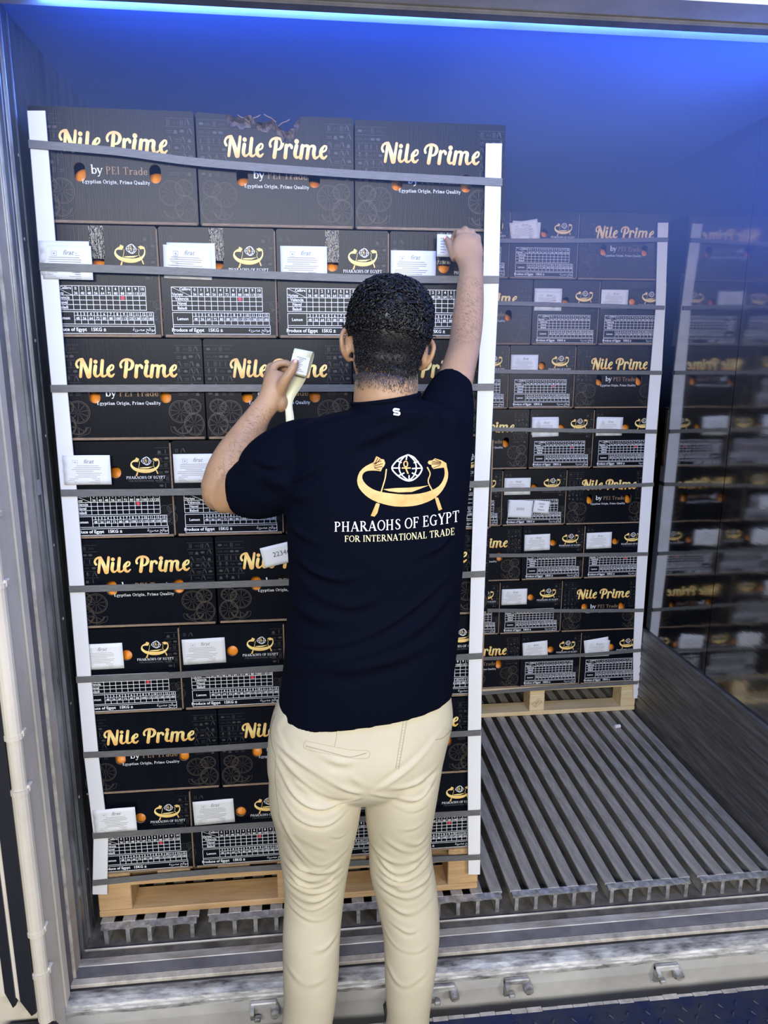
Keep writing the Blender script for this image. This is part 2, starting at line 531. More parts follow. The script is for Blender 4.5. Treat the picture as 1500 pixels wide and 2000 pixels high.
def script_lettering():
    """bold brush lettering of the fruit cartons, in units of its own (1395 wide, y up)"""
    e = [(500, 258, 22), (552, 228, 24), (562, 184, 24), (532, 178, 26), (488, 240, 46), (492, 308, 44), (528, 330, 34), (566, 298, 18)]
    st = [[(78, 205, 34), (62, 165, 30), (80, 120, 28), (118, 97, 32), (152, 92, 30)],
          [(142, 105, 40), (124, 220, 38), (106, 335, 38)],
          [(148, 95, 40), (185, 210, 54), (214, 335, 54)],
          [(266, 95, 36), (248, 210, 38), (226, 335, 46)],
          [(320, 188, 46), (302, 285, 46), (318, 328, 36), (352, 322, 24), (382, 285, 14)],
          [(420, 112, 44), (396, 280, 45), (406, 326, 38), (446, 322, 24), (478, 280, 14)],
          e,
          [(668, 202, 34), (661, 165, 30), (690, 117, 30), (752, 95, 32), (812, 115, 38), (828, 165, 46), (800, 222, 34), (756, 242, 22)],
          [(748, 130, 46), (732, 235, 48), (714, 335, 50)],
          [(882, 182, 44), (872, 260, 46), (862, 335, 50)],
          [(885, 218, 18), (922, 174, 30), (950, 192, 40), (952, 212, 34)],
          [(1020, 182, 48), (996, 285, 48), (1012, 328, 38), (1050, 322, 24), (1078, 290, 14)],
          [(1100, 182, 48), (1086, 260, 48), (1072, 335, 48)],
          [(1092, 232, 16), (1130, 182, 28), (1178, 192, 46), (1172, 250, 46), (1158, 335, 46)],
          [(1180, 232, 16), (1214, 184, 28), (1260, 194, 46), (1250, 270, 48), (1262, 328, 40), (1300, 322, 26), (1338, 285, 14)],
          [(x + 862, y, w) for x, y, w in e]]
    S = []
    for s in st:
        S += stroke([(x - 742, 345 - y, w * 1.04) for x, y, w in s], True, True, 4)
    for cx, cy, r in ((325, 128, 29), (1022, 130, 32)):
        S.append(disc(cx - 742, 345 - cy, r, r))
    return S


def boat_emblem():
    """papyrus boat with lotus ends, two oars, globe and ankh; returns gold, white, dark, ankh shapes (units about 950 wide, y up, centred)"""
    c = lambda L: [(x - 783, 430 - y) for x, y in L]
    cs = lambda L: [(x - 783, 430 - y, w) for x, y, w in L]
    gold, white, dark = [], [], []
    outer = [(480, 230), (400, 270), (335, 330), (308, 420), (330, 500), (390, 570), (470, 625), (580, 665), (700, 690), (820, 692), (930, 680),
             (1040, 645), (1130, 595), (1200, 520), (1245, 430), (1258, 350), (1246, 285)]
    inner = [(470, 316), (410, 322), (370, 350), (362, 400), (400, 460), (470, 510), (560, 540), (680, 557), (820, 567), (960, 557), (1080, 525),
             (1160, 480), (1205, 415), (1222, 345), (1214, 285)]
    O, I = catmull(outer, 2), catmull(inner, 2)
    k = 40
    samp = lambda A: [A[min(len(A) - 1, int(round(i * (len(A) - 1) / k)))] for i in range(k + 1)]
    O, I = samp(O), samp(I)
    gold += [c([O[i], I[i], I[i + 1], O[i + 1]]) for i in range(k)]
    up = [(580, 512), (700, 500), (850, 495), (960, 485), (1060, 470)]
    dn = [(580, 512), (640, 532), (740, 545), (880, 540), (1060, 470)]
    gold += [c([up[i], dn[i], dn[i + 1], up[i + 1]]) for i in range(4)]
    lf = [(480, 230), (508, 168), (535, 178), (558, 195), (588, 200), (602, 238), (592, 268), (572, 290), (555, 325), (520, 318), (470, 316), (440, 285)]
    rf = [(1246, 285), (1238, 238), (1190, 210), (1120, 188), (1092, 210), (1058, 212), (1044, 232), (1058, 252), (1082, 255), (1086, 278), (1105, 300), (1150, 292), (1214, 285)]
    for fl, ce in ((lf, (520, 250)), (rf, (1150, 250))):
        for i in range(len(fl)):
            gold.append(c([ce, fl[i], fl[(i + 1) % len(fl)]]))
    gold += stroke(cs([(613, 305, 14), (600, 400, 13), (565, 520, 13), (530, 650, 13)]))
    gold += stroke(cs([(1042, 285, 14), (1070, 350, 12), (1050, 430, 12), (1090, 520, 13), (1130, 600, 13)]))
    gold += [c([(507, 655), (545, 665), (520, 760), (490, 798), (450, 790)]), c([(1120, 602), (1152, 598), (1175, 660), (1195, 720), (1160, 735), (1135, 660)])]
    for L in ([(475, 245), (560, 215)], [(480, 270), (575, 245)], [(485, 285), (570, 275)], [(490, 255), (525, 185)], [(500, 250), (550, 195)], [(490, 290), (545, 310)],
              [(1085, 250), (1180, 250)], [(1085, 235), (1185, 240)], [(1090, 220), (1180, 232)], [(1120, 200), (1185, 230)], [(1100, 290), (1175, 258)]):
        dark += stroke(cs([(x, y, 6) for x, y in L]), False, False)
    ring = [(840, 152), (900, 178), (950, 240), (985, 292), (962, 350), (910, 402), (850, 424), (785, 405), (720, 358), (672, 298), (692, 248), (755, 188), (840, 152)]
    white += stroke(cs([(x, y, 15) for x, y in ring]), True, False, 3)
    for L in ([(815, 156), (760, 220), (745, 290), (772, 360), (845, 422)], [(850, 156), (910, 220), (925, 300), (900, 370), (850, 422)],
              [(725, 214), (772, 234)], [(898, 236), (950, 222)], [(676, 290), (758, 290)], [(880, 296), (984, 290)], [(735, 374), (802, 340)], [(880, 340), (936, 370)],
              [(828, 158), (820, 205)], [(850, 365), (850, 420)]):
        white += stroke(cs([(x, y, 13) for x, y in L]), True, False, 4)
    ank = arc(815 - 783, 430 - 248, 20, 30, 0, 360, 13, 13, 14)
    ank += stroke(cs([(778, 290, 14), (862, 290, 14)])) + stroke(cs([(812, 278, 13), (825, 315, 15), (838, 345, 15)]))
    return gold, white, dark, ank

# ================================================================== the container shell
XL, XR = -0.035, 2.285          # lining planes of the left and right walls
YB, ZC = 3.6, 2.53              # back wall, ceiling
YD = -0.33                      # outer face of the door frame


def structure(o, label, cat):
    return tag(o, label, cat, kind='structure')


# floor: dirty gutter plate with extruded T bars on it
b = MB()
b.box(XL - 0.02, XR + 0.03, -0.115, YB, -0.10, -0.062)
floor = b.build('floor', M_DIRT)
structure(floor, 'dark grooved aluminium floor of the container', 'floor')
PITCHX, X0BAR = 0.0648, 0.0268
b = MB()
b.box(-0.0045, 0.0045, -0.030, YB - 0.02, -0.062, -0.006)
b.cbox(-0.0195, 0.0195, -0.016, YB - 0.02, -0.0075, 0.0, 0.0012)
bar_me = b.mesh('floor_bar', M_TBAR)
for i in range(35):
    o = obj('floor_bar', bar_me, floor, (X0BAR + i * PITCHX, 0, 0))
NB = 36
for mdl in range(7):
    x0 = X0BAR + mdl * 5 * PITCHX
    b = MB()
    # ragged cut end of one floor plank: lip plate with bumps over each leg
    xa, xb = x0 - 0.014, x0 + 4 * PITCHX + 0.014
    n = 28
    top, bot = [], []
    for k in range(n + 1):
        x = xa + (xb - xa) * k / n
        ph = ((x - x0) / PITCHX) % 1.0
        hump = math.exp(-((ph if ph < 0.5 else ph - 1) / 0.16) ** 2)
        top.append((x, -0.034 - 0.004 * rnd.random(), -0.003 + 0.002 * rnd.random() - 0.004 * (1 - hump)))
        bot.append((x, -0.034, -0.0115 - 0.004 * hump))
    V, Fc = [], []
    for k in range(n + 1):
        V += [top[k], bot[k], (top[k][0], -0.014, -0.001), (bot[k][0], -0.014, -0.010)]
    for k in range(n):
        a, c = k * 4, k * 4 + 4
        Fc += [(a, c, c + 1, a + 1), (a + 2, c + 2, c, a), (a + 1, c + 1, c + 3, a + 3)]
    Fc += [(0, 1, 3, 2), (n * 4, n * 4 + 2, n * 4 + 3, n * 4 + 1)]
    b.add(V, Fc)
    for j in range(5):
        b.box(x0 + j * PITCHX - 0.006, x0 + j * PITCHX + 0.006, -0.033, -0.02, -0.062, -0.010)
    o = b.build('floor_bar_end', M_TBAREND, floor)

# walls
b = MB()
b.box(XR + 0.006, XR + 0.06, -0.10, YB, -0.10, ZC)
wall_right = b.build('wall_right', M_KICK)
structure(wall_right, 'polished steel lined right wall mirroring the far pallet', 'wall')
SEAMS = [-0.10, 0.60, 1.72, 2.7, YB]
for y0, y1 in zip(SEAMS[:-1], SEAMS[1:]):
    b = MB()
    b.box(XR, XR + 0.006, y0 + 0.002, y1 - 0.002, 0.36, ZC)
    b.build('wall_panel', M_STEEL, wall_right)
b = MB()
b.prism_x([(0, 0)] * 0 or [(-0.10, -0.06), (YB, -0.06), (YB, 0.395), (-0.10, 0.43)], XR - 0.016, XR + 0.006)
for k in range(9):
    z = 0.03 + k * 0.04
    b.box(XR - 0.019, XR - 0.015, -0.10, YB, z, z + 0.012)
b.build('kick_plate', M_KICK, wall_right)
b = MB()
b.box(XL - 0.06, XL, -0.075, YB, -0.10, ZC)
wall_left = b.build('wall_left', M_LINER)
structure(wall_left, 'scuffed brushed metal left wall beside the near pallet', 'wall')
for y0, y1, dx in ((-0.072, -0.048, 0.006), (-0.036, -0.022, 0.004), (-0.006, 0.03, 0.007), (0.05, 0.075, 0.004)):
    b = MB()
    b.cbox(XL - 0.002, XL + dx, y0, y1, -0.06, ZC, 0.0015)
    b.build('wall_rib', M_LINER, wall_left)
for z in (0.16, 0.42, 0.72, 0.98, 1.2, 1.5, 1.75, 2.0, 2.2):
    b = MB()
    b.ell((XL + 0.005, 0.018 + 0.01 * math.sin(z * 9), z), (0.004, 0.006, 0.006), 8, 6)
    b.build('rivet', M_WORN2, wall_left, smooth=True)
b = MB()
b.box(XL + 0.0065, XL + 0.0075, -0.070, -0.050, 1.355, 1.395)
b.build('inspection_sticker', M_PAPERINK, wall_left)
b = MB()
b.box(XL - 0.06, XR + 0.06, YB, YB + 0.05, -0.10, ZC + 0.02)
structure(b.build('wall_back', M_LINER), 'end wall deep inside the container', 'wall')
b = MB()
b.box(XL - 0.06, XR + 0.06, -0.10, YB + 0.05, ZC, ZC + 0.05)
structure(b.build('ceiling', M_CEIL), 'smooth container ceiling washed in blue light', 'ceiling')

# door header
b = MB()
b.box(XL - 0.14, XR + 0.16, YD, -0.20, 2.466, 2.62)
b.box(XL - 0.14, XR + 0.16, -0.20, -0.10, 2.485, 2.62)
o = b.build('trim_1', M_POST)
structure(o, 'door header beam across the top of the container opening', 'beam')
b = MB()
b.cbox(XL, XR, -0.245, -0.205, 2.456, 2.467, 0.004)
b.build('header_seal', M_POSTDK, o)

# left door post: stepped jamb seen edge-on
post = MB()
post.prism_z([(XL - 0.16, YD), (XL + 0.000, YD), (XL + 0.004, YD + 0.01), (XL + 0.004, -0.252), (XL - 0.012, -0.25), (XL - 0.16, -0.25)], -0.16, 2.5)
trim2 = post.build('trim_2', M_POST)
structure(trim2, 'weathered grey left door post with hinge rod', 'door post')
for nm, y0, y1, x, m in (('groove_seal', -0.250, -0.240, XL - 0.006, M_POSTDK), ('jamb_strip', -0.240, -0.205, XL + 0.006, M_POST),
                         ('jamb_seal', -0.205, -0.160, XL + 0.001, M_POSTDK), ('edge_bead', -0.160, -0.150, XL + 0.008, M_CREAM),
                         ('jamb_edge', -0.150, -0.095, XL + 0.003, M_TAN), ('lining_lip', -0.095, -0.075, XL - 0.001, M_LINER)):
    b = MB()
    b.cbox(XL - 0.08, x, y0, y1, -0.06 if nm != 'jamb_strip' else -0.10, 2.5, 0.002)
    b.build(nm, m, trim2)
# hinge rod with its knuckles
rx, ry = XL - 0.004, YD - 0.020
zk = [2.5, 1.95, 1.80, 1.36, 1.20, 0.825, 0.68, 0.28, 0.155, -0.16]
for k in range(len(zk) - 1):
    b = MB()
    thick = k % 2 == 0
    r = 0.0205 if thick else 0.0180
    b.tube([(rx, ry, zk[k]), (rx, ry, zk[k + 1])], r, 16)
    b.build('hinge_sleeve' if thick else 'hinge_knuckle', M_POST, trim2, smooth=False)
for z in zk[1:-1]:
    b = MB()
    b.tube([(rx, ry, z + 0.006), (rx, ry, z - 0.006)], 0.0225, 16)
    b.cbox(rx, rx + 0.024, ry - 0.004, ry + 0.02, z - 0.005, z + 0.012, 0.003)
    b.build('hinge_collar', M_POST, trim2)
# right post, just outside the picture
b = MB()
b.box(XR + 0.001, XR + 0.16, YD, -0.10, -0.16, 2.5)
structure(b.build('trim_3', M_POST), 'right door post of the container at the frame edge', 'door post')

# open left door swung right round: its edge with two rubber gaskets
door = MB()
dx0, dy0 = XL - 0.028, YD - 0.035
door.box(dx0 - 1.05, dx0 - 0.065, dy0 + 0.005, dy0 + 0.06, 0.10, 2.5)
door_o = door.build('door_1', M_POST)
structure(door_o, 'opened container door folded back beyond the left post', 'door')


def gasket(x0, x1, y, ztip, slant, m, nm):
    g = MB()
    poly = [(x0, 2.5), (x1, 2.5), (x1, ztip), (x1 - (x1 - x0) * 0.35, ztip - slant * 0.2), (x0, ztip + slant)]
    n = len(poly)
    V = [(x, y, z) for x, z in poly] + [(x, y + 0.05, z) for x, z in poly]
    g.add(V, [tuple(range(n - 1, -1, -1)), tuple(range(n, 2 * n))] + [(i, (i + 1) % n, (i + 1) % n + n, i + n) for i in range(n)])
    return g.build(nm, m, door_o)


gasket(dx0 - 0.030, dx0 + 0.006, dy0, 0.045, 0.04, M_RUBBER, 'door_gasket')
gasket(dx0 - 0.041, dx0 - 0.030, dy0 + 0.004, 0.085, 0.01, M_POST, 'door_edge')
gasket(dx0 - 0.065, dx0 - 0.041, dy0, 0.075, 0.04, M_RUBBER, 'door_gasket')
gasket(dx0 - 0.085, dx0 - 0.065, dy0 + 0.002, 0.11, 0.01, M_POST, 'door_edge')
gasket(dx0 - 0.115, dx0 - 0.085, dy0 - 0.002, 0.12, 0.02, M_RUBBER, 'door_gasket')

# threshold: stepped sill with scraped ledges
b = MB()
b.prism_x([(-0.10, -0.30), (-0.10, -0.064), (-0.225, -0.066), (-0.246, -0.078), (-0.2525, -0.125), (-0.250, -0.178), (-0.235, -0.30)], XL - 0.16, XR + 0.16)
sill = b.build('trim_4', M_SILL)
structure(sill, 'grey threshold sill below the container floor', 'sill')
for nm, y0, y1, z0, z1, m in (('gutter_lip', -0.060, -0.054, -0.063, -0.054, M_WORN2), ('gutter_step', -0.088, -0.060, -0.066, -0.0585, M_DIRT),
                              ('scraped_ledge', -0.119, -0.088, -0.066, -0.056, M_WORN2), ('threshold_plate', -0.160, -0.119, -0.068, -0.0565, M_POSTDK),
                              ('cream_bead', -0.188, -0.163, -0.068, -0.053, M_CREAM), ('black_seal', -0.199, -0.188, -0.07, -0.062, M_RUBBER)):
    b = MB()
    b.cbox(XL, XR, y0, y1, z0, z1, 0.002 if z1 - z0 > 0.006 else 0.001)
    b.build(nm, m, sill)
# battered nose of the sill
b = MB()
n = 90
V, Fc = [], []
prof = [(-0.199, -0.062), (-0.212, -0.0600), (-0.226, -0.0625), (-0.240, -0.071), (-0.2495, -0.084), (-0.2505, -0.094)]
for k in range(n + 1):
    x = XL - 0.02 + (XR - XL + 0.04) * k / n
    for j, (y, z) in enumerate(prof):
        a = 0.0022 if 0 < j < len(prof) else 0
        V.append((x, y + a * (rnd.random() - .5), z + a * (rnd.random() - .6)))
q = len(prof)
for k in range(n):
    for j in range(q - 1):
        Fc.append((k * q + j, k * q + j + 1, (k + 1) * q + j + 1, (k + 1) * q + j))
b.add(V, Fc)
b.build('sill_nose', M_WORN, sill)


def lug(x):
    g = MB()
    y, z = -0.252, -0.100
    g.cbox(x - 0.045, x + 0.030, y - 0.014, y + 0.002, z - 0.012, z + 0.006, 0.003)
    g.prism_x([(y, z + 0.004), (y - 0.030, z - 0.006), (y - 0.030, z - 0.016), (y - 0.012, z - 0.050), (y, z - 0.055)], x - 0.045, x - 0.034)
    g.cbox(x - 0.034, x - 0.016, y - 0.028, y - 0.010, z - 0.046, z - 0.032, 0.003)
    g.tube([(x + 0.024, y - 0.002, z - 0.016), (x + 0.026, y - 0.032, z - 0.022)], 0.013, 12)
    g.cbox(x + 0.014, x + 0.036, y - 0.022, y, z - 0.040, z - 0.010, 0.004)
    g.build('keeper_lug', M_WORN, sill)


for px, py in ((1012, 1925), (1303, 1900), (520, 1950), (868, 1945)):
    lug(at(px, py, -0.252).x)

# dock leveller plate in front of the sill
ZP = -0.135
b = MB()
b.box(-0.55, 2.9, -3.2, -0.335, ZP - 0.03, ZP)
lev = b.build('dock_plate', M_LEVEL)
structure(lev, 'dark blue tread plate of the dock leveller', 'dock plate')
b = MB()
for k in range(60):
    x0 = 0.12 + k * 0.046
    b.cbox(x0, x0 + 0.045, -0.338, -0.320 - 0.004 * rnd.random(), ZP - 0.022, ZP + 0.0008 - 0.002 * rnd.random(), 0.001)
b.build('worn_lip', M_CREAM, lev)
for r in range(3):
    for k in range(24):
        g = MB()
        xx, yy = 0.95 + k * 0.055 + (r % 2) * 0.027, -0.372 - r * 0.032
        s = 1 if (k + r) % 2 else -1
        d = Vector((0.7, 0.7 * s, 0)) * 0.014
        g.tube([Vector((xx, yy, ZP - 0.001)) - d, Vector((xx, yy, ZP + 0.003)), Vector((xx, yy, ZP - 0.001)) + d], [0.001, 0.0035, 0.001], 6)
        g.build('tread', M_LEVEL, lev)
b = MB()
b.cbox(-0.16, -0.005, -0.46, -0.34, -0.40, 0.012, 0.018)
tag(b.build('dock_bumper', M_RUBBER), 'black rubber dock bumper at the foot of the left post', 'bumper')
# yard floor far below, seen past the opened door
b = MB()
b.box(-7, 4, -6, 5, -1.30, -1.25)
gr = b.build('ground', M_GROUND)
structure(gr, 'pale concrete yard glimpsed beside the opened door', 'ground')
for k in range(16):
    b = MB()
    b.box(-6.9, -0.4, -0.9 + k * 0.22, -0.894 + k * 0.22, -1.25, -1.2485)
    b.build('joint_line', M_WHITEINK, gr)

# ================================================================== pallets
BASE_R, Y2 = 1.262, 1.125


def pallet(name, x0, x1, y0, y1, along_y, m, md, label, stamp=False):
    root = empty(name, (x0, y0, 0))
    tag(root, label, 'pallet')
    w, d = x1 - x0, y1 - y0

    def part(nm, bx, mm):
        g = MB()
        g.cbox(*bx, 0.0025)
        return g.build(nm, mm, root)
    for k in range(3):                        # bottom boards along the front, middle, back
        yy = (0, d / 2 - 0.05, d - 0.1)[k]
        part('bottom_board', (0, w, yy, yy + 0.1, 0.001, 0.022), m)
    for k in range(3):
        for j in range(3):
            xx = (0, w / 2 - 0.05 if along_y else w / 2 - 0.037, w - 0.1 if along_y else w - 0.074)[j]
            bw = 0.1 if along_y else 0.074
            yy = (0, d / 2 - 0.05, d - 0.1)[k]
            bl = part('block', (xx, xx + bw, yy + 0.002, yy + 0.1, 0.022, 0.108), m)
            if stamp and k == 0 and j == 1:
                g = MB()
                S = line(-0.022, -0.012, 0.022, -0.012, 0.0012) + line(-0.022, 0.012, 0.022, 0.012, 0.0012) + line(-0.022, -0.012, -0.022, 0.012, 0.0012) + line(0.022, -0.012, 0.022, 0.012, 0.0012)
                for q in range(9):
                    xq, zq = -0.017 + 0.0042 * q, rnd.choice((-0.005, 0.004, 0.0))
                    S += line(xq, zq - 0.004, xq + rnd.uniform(-0.002, 0.002), zq + 0.004, 0.0012)
                    if q % 2:
                        S += line(xq - 0.0015, zq, xq + 0.002, zq, 0.0012)
                a = math.radians(42)
                S = [[(p[0] * math.cos(a) - p[1] * math.sin(a), p[0] * math.sin(a) + p[1] * math.cos(a)) for p in poly] for poly in S]
                g.flat(S, 0.0012, xx + bw / 2, 0.064)
                g.build('stamp', M_DARKINK, bl)
    if along_y:
        for k in range(3):
            yy = (0, d / 2 - 0.05, d - 0.1)[k]
            part('stringer', (0, w, yy, yy + 0.1, 0.108, 0.130), m)
        n = 7
        for k in range(n):
            xx = (w - 0.1) * k / (n - 1)
            part('deck_board', (xx, xx + 0.1, 0.0 + 0.006 * rnd.random(), d, 0.130, 0.151), md)
    else:
        for j in range(3):
            xx = (0, w / 2 - 0.037, w - 0.074)[j]
            part('stringer', (xx, xx + 0.074, 0.003, d, 0.108, 0.128), m)
        n = 8
        for k in range(n):
            yy = (d - 0.1) * k / (n - 1)
            part('deck_board', (0, w, yy, yy + 0.1, 0.128, 0.149), m)
    return root


pallet('pallet', 0.0, 1.2, 0.005, 1.0, True, M_WOOD, M_WOODY, 'brown wooden pallet under the near carton stack')
pallet('pallet', BASE_R, 2.262, Y2, Y2 + 1.2, False, M_WOODPALE, M_WOODPALE, 'pale wooden pallet with stamped block under the far stack', stamp=True)

g = MB()
pw = atz(1206, 1422, 0)
g.tube([(pw.x - 0.013, pw.y, 0.0085), (pw.x + 0.013, pw.y + 0.004, 0.0085)], 0.0085, 10)
tag(g.build('plastic_plug', M_PAPER, rel=(pw.x, pw.y, 0)), 'small white plastic plug lying on the floor bars', 'plug')

# ================================================================== cartons
HB = 0.2688
GOLD_SCRIPT = gold_gradient('gold_script_print', 0.172, 0.218)
GOLD_BOAT = gold_gradient('gold_boat_print', 0.175, 0.232)


def carton_body(w, h, d, holes, jag=None):
    """board shell with real hand holes through its front face; origin at bottom front centre"""
    bm = bmesh.new()
    e = []

    def loop(pts):
        vs = [bm.verts.new((x, 0, z)) for x, z in pts]
        es = [bm.edges.new((vs[i], vs[(i + 1) % len(vs)])) for i in range(len(vs))]
        return vs, es
    c = 0.004
    top = jag if jag else [(w / 2 - c, h), (-w / 2 + c, h)]
    out = [(-w / 2, c), (-w / 2 + c, 0), (w / 2 - c, 0), (w / 2, c), (w / 2, h - c)] + top + [(-w / 2, h - c)]
    ov, oe = loop(out)
    e += oe
    rims = []
    for hx, hz, a, bb, kind in holes:
        n = 20
        pts = []
        for k in range(n):
            t = 2 * math.pi * k / n
            if kind == 'slot':
                pts.append((hx + a * math.cos(t), hz + (bb - a) * (1 if math.sin(t) > 0 else -1) + a * math.sin(t)))
            else:
                pts.append((hx + a * math.cos(t), hz + bb * math.sin(t)))
        hv, he = loop(pts)
        e += he
        rims.append(hv)
    r = bmesh.ops.triangle_fill(bm, use_beauty=True, use_dissolve=False, edges=e, normal=(0, -1, 0))
    for f in bm.faces:
        f.material_index = 0
    for hv in rims:
        iv = [bm.verts.new((v.co.x, 0.007, v.co.z)) for v in hv]
        n = len(hv)
        for i in range(n):
            f = bm.faces.new((hv[i], hv[(i + 1) % n], iv[(i + 1) % n], iv[i]))
            f.material_index = 1
    # sides and back
    bv = [bm.verts.new((v.co.x, d, min(v.co.z, h))) for v in ov]
    n = len(ov)
    for i in range(n):
        bm.faces.new((ov[(i + 1) % n], ov[i], bv[i], bv[(i + 1) % n]))
    bm.faces.new(bv)
    bmesh.ops.recalc_face_normals(bm, faces=[f for f in bm.faces])
    me = bpy.data.meshes.new('carton')
    bm.to_mesh(me)
    bm.free()
    me.materials.append(M_CARTON)
    me.materials.append(M_KRAFT)
    return me


def glyph_rows(x0, x1, z0, z1, seed, dz=0.0195, border=True):
    """rows of little picture signs"""
    R = random.Random(seed)
    S = []
    z = z1
    while z - dz > z0:
        if border and R.random() < 0.85:
            S += line(x0, z, x1, z, 0.0008)
        x = x0 + 0.005
        while x < x1 - 0.010:
            k = R.randrange(8)
            zc = z - dz / 2
            hh = dz * 0.33
            w = 0.0012
            if k == 0:
                S += line(x + 0.003, zc - hh, x + 0.003, zc + hh, w * 1.6)
            elif k == 1:
                for q in range(3):
                    S += line(x + 0.002 + q * 0.003, zc - hh, x + 0.002 + q * 0.003, zc + hh, w)
            elif k == 2:
                S.append(disc(x + 0.006, zc, 0.006, hh * 0.55, 8))
            elif k == 3:
                S += line(x, zc, x + 0.012, zc, w * 1.4) + line(x, zc - hh * .7, x + 0.012, zc - hh * .7, w)
            elif k == 4:
                S += stroke([(x, zc - hh, w), (x + 0.003, zc + hh * .6, w), (x + 0.007, zc + hh, w * 2), (x + 0.009, zc, w * 2.4), (x + 0.012, zc - hh, w)], True, False, 2)
            elif k == 5:
                S.append([(x, zc - hh), (x + 0.010, zc - hh), (x + 0.008, zc + hh * .3), (x + 0.002, zc + hh * .3)])
            elif k == 6:
                S += line(x + 0.005, zc - hh, x + 0.005, zc + hh * .3, w * 1.2) + line(x, zc, x + 0.010, zc, w * 1.2)
                S.append(disc(x + 0.005, zc + hh * .7, 0.0025, 0.003, 8))
            else:
                S += stroke([(x, zc - hh * .4, w), (x + 0.003, zc + hh * .4, w), (x + 0.006, zc - hh * .4, w), (x + 0.009, zc + hh * .4, w), (x + 0.012, zc - hh * .4, w)], False, False)
            x += R.uniform(0.013, 0.020)
        z -= dz
    return S


def wheel(cx, cy, r, ry=None, spokes=10, w=0.0011, a0=0, a1=360, rot=0.2):
    ry = ry or r
    S = arc(cx, cy, r, ry, a0, a1, w * 1.5, w * 1.5, 26)
    S += arc(cx, cy, r * .88, ry * .88, a0, a1, w * 0.8, w * 0.8, 22)
    for k in range(spokes):
        a = rot + 2 * math.pi * k / spokes
        d = math.degrees(a) % 360
        if not (a0 <= d <= a1):
            continue
        S += stroke([(cx + r * .10 * math.cos(a), cy + ry * .10 * math.sin(a), w * 0.6), (cx + r * .84 * math.cos(a), cy + ry * .84 * math.sin(a), w * 1.3)], False, False)
    return S


def citrus(sign):
    S = wheel(0.045, 0.080, 0.030) + wheel(0.010, 0.046, 0.026, 0.030, 9, rot=0.5) + wheel(0.040, 0.040, 0.024, 0.020, 8, rot=0.1, a0=180, a1=360)
    S += wheel(0.012, 0.094, 0.022, 0.020, 8, rot=0.7)
    S += stroke([(0.060, 0.034, .001), (0.072, 0.040, .001), (0.070, 0.026, .001), (0.058, 0.020, .001), (0.034, 0.012, .001)], True, False, 3)
    S += stroke([(0.034, 0.050, .001), (0.044, 0.034, .001), (0.040, 0.014, .001)], True, False, 3) + stroke([(-0.008, 0.070, .001), (0.020, 0.072, .001), (0.036, 0.058, .001)], True, False, 3)
    S += stroke([(-0.010, 0.020, .001), (0.016, 0.010, .001), (0.050, 0.012, .001)], True, False, 3)
    return [[(sign * p[0], p[1]) for p in poly] for poly in S]


EPS = -0.0007
ZF = lambda v: HB * (1 - v)


# ---- front with script lettering (0.4 wide)
def lettered_parts():
    w = 0.4
    P = {}
    b = MB()
    b.flat(script_lettering(), EPS, 0.0, ZF(0.375), 0.262 / 1395)
    P['script_lettering'] = b.mesh('script_lettering', GOLD_SCRIPT)
    b = MB()
    t, k = serif_text('by', 0.029)
    b.flat(t, EPS, -0.060, ZF(0.562))
    t, k = serif_text('Egyptian Origin, Prime Quality', 0.166, 0.05)
    b.flat(t, EPS, -0.083, ZF(0.645))
    P['white_lettering'] = b.mesh('white_lettering', M_WHITEINK)
    b = MB()
    t, k = serif_text('PEI Trade', 0.103, 0.04)
    b.flat(t, EPS, -0.024, ZF(0.562))
    P['bronze_lettering'] = b.mesh('bronze_lettering', M_BRONZEINK)
    for k, s in enumerate((1, -1)):
        b = MB()
        b.flat(xf(citrus(s), 1, 1, -0.178 * s, -0.004), EPS)
        P['citrus_drawing', k] = b.mesh('citrus_drawing', M_LINEINK)
        b = MB()
        b.flat(glyph_rows(*((-0.196, -0.118), (0.125, 0.196))[k], 0.105, 0.252, 3 + k), EPS * .8)
        P['sign_pattern', k] = b.mesh('sign_pattern', M_GLYPHINK)
    return P


def flap_mesh(w):
    b = MB()
    b.cbox(-w / 2 + 0.004, w / 2 - 0.004, -0.0015, 0.03, 0.0005, 0.0075, 0.001)
    return b.mesh('bottom_flap', M_KRAFT)


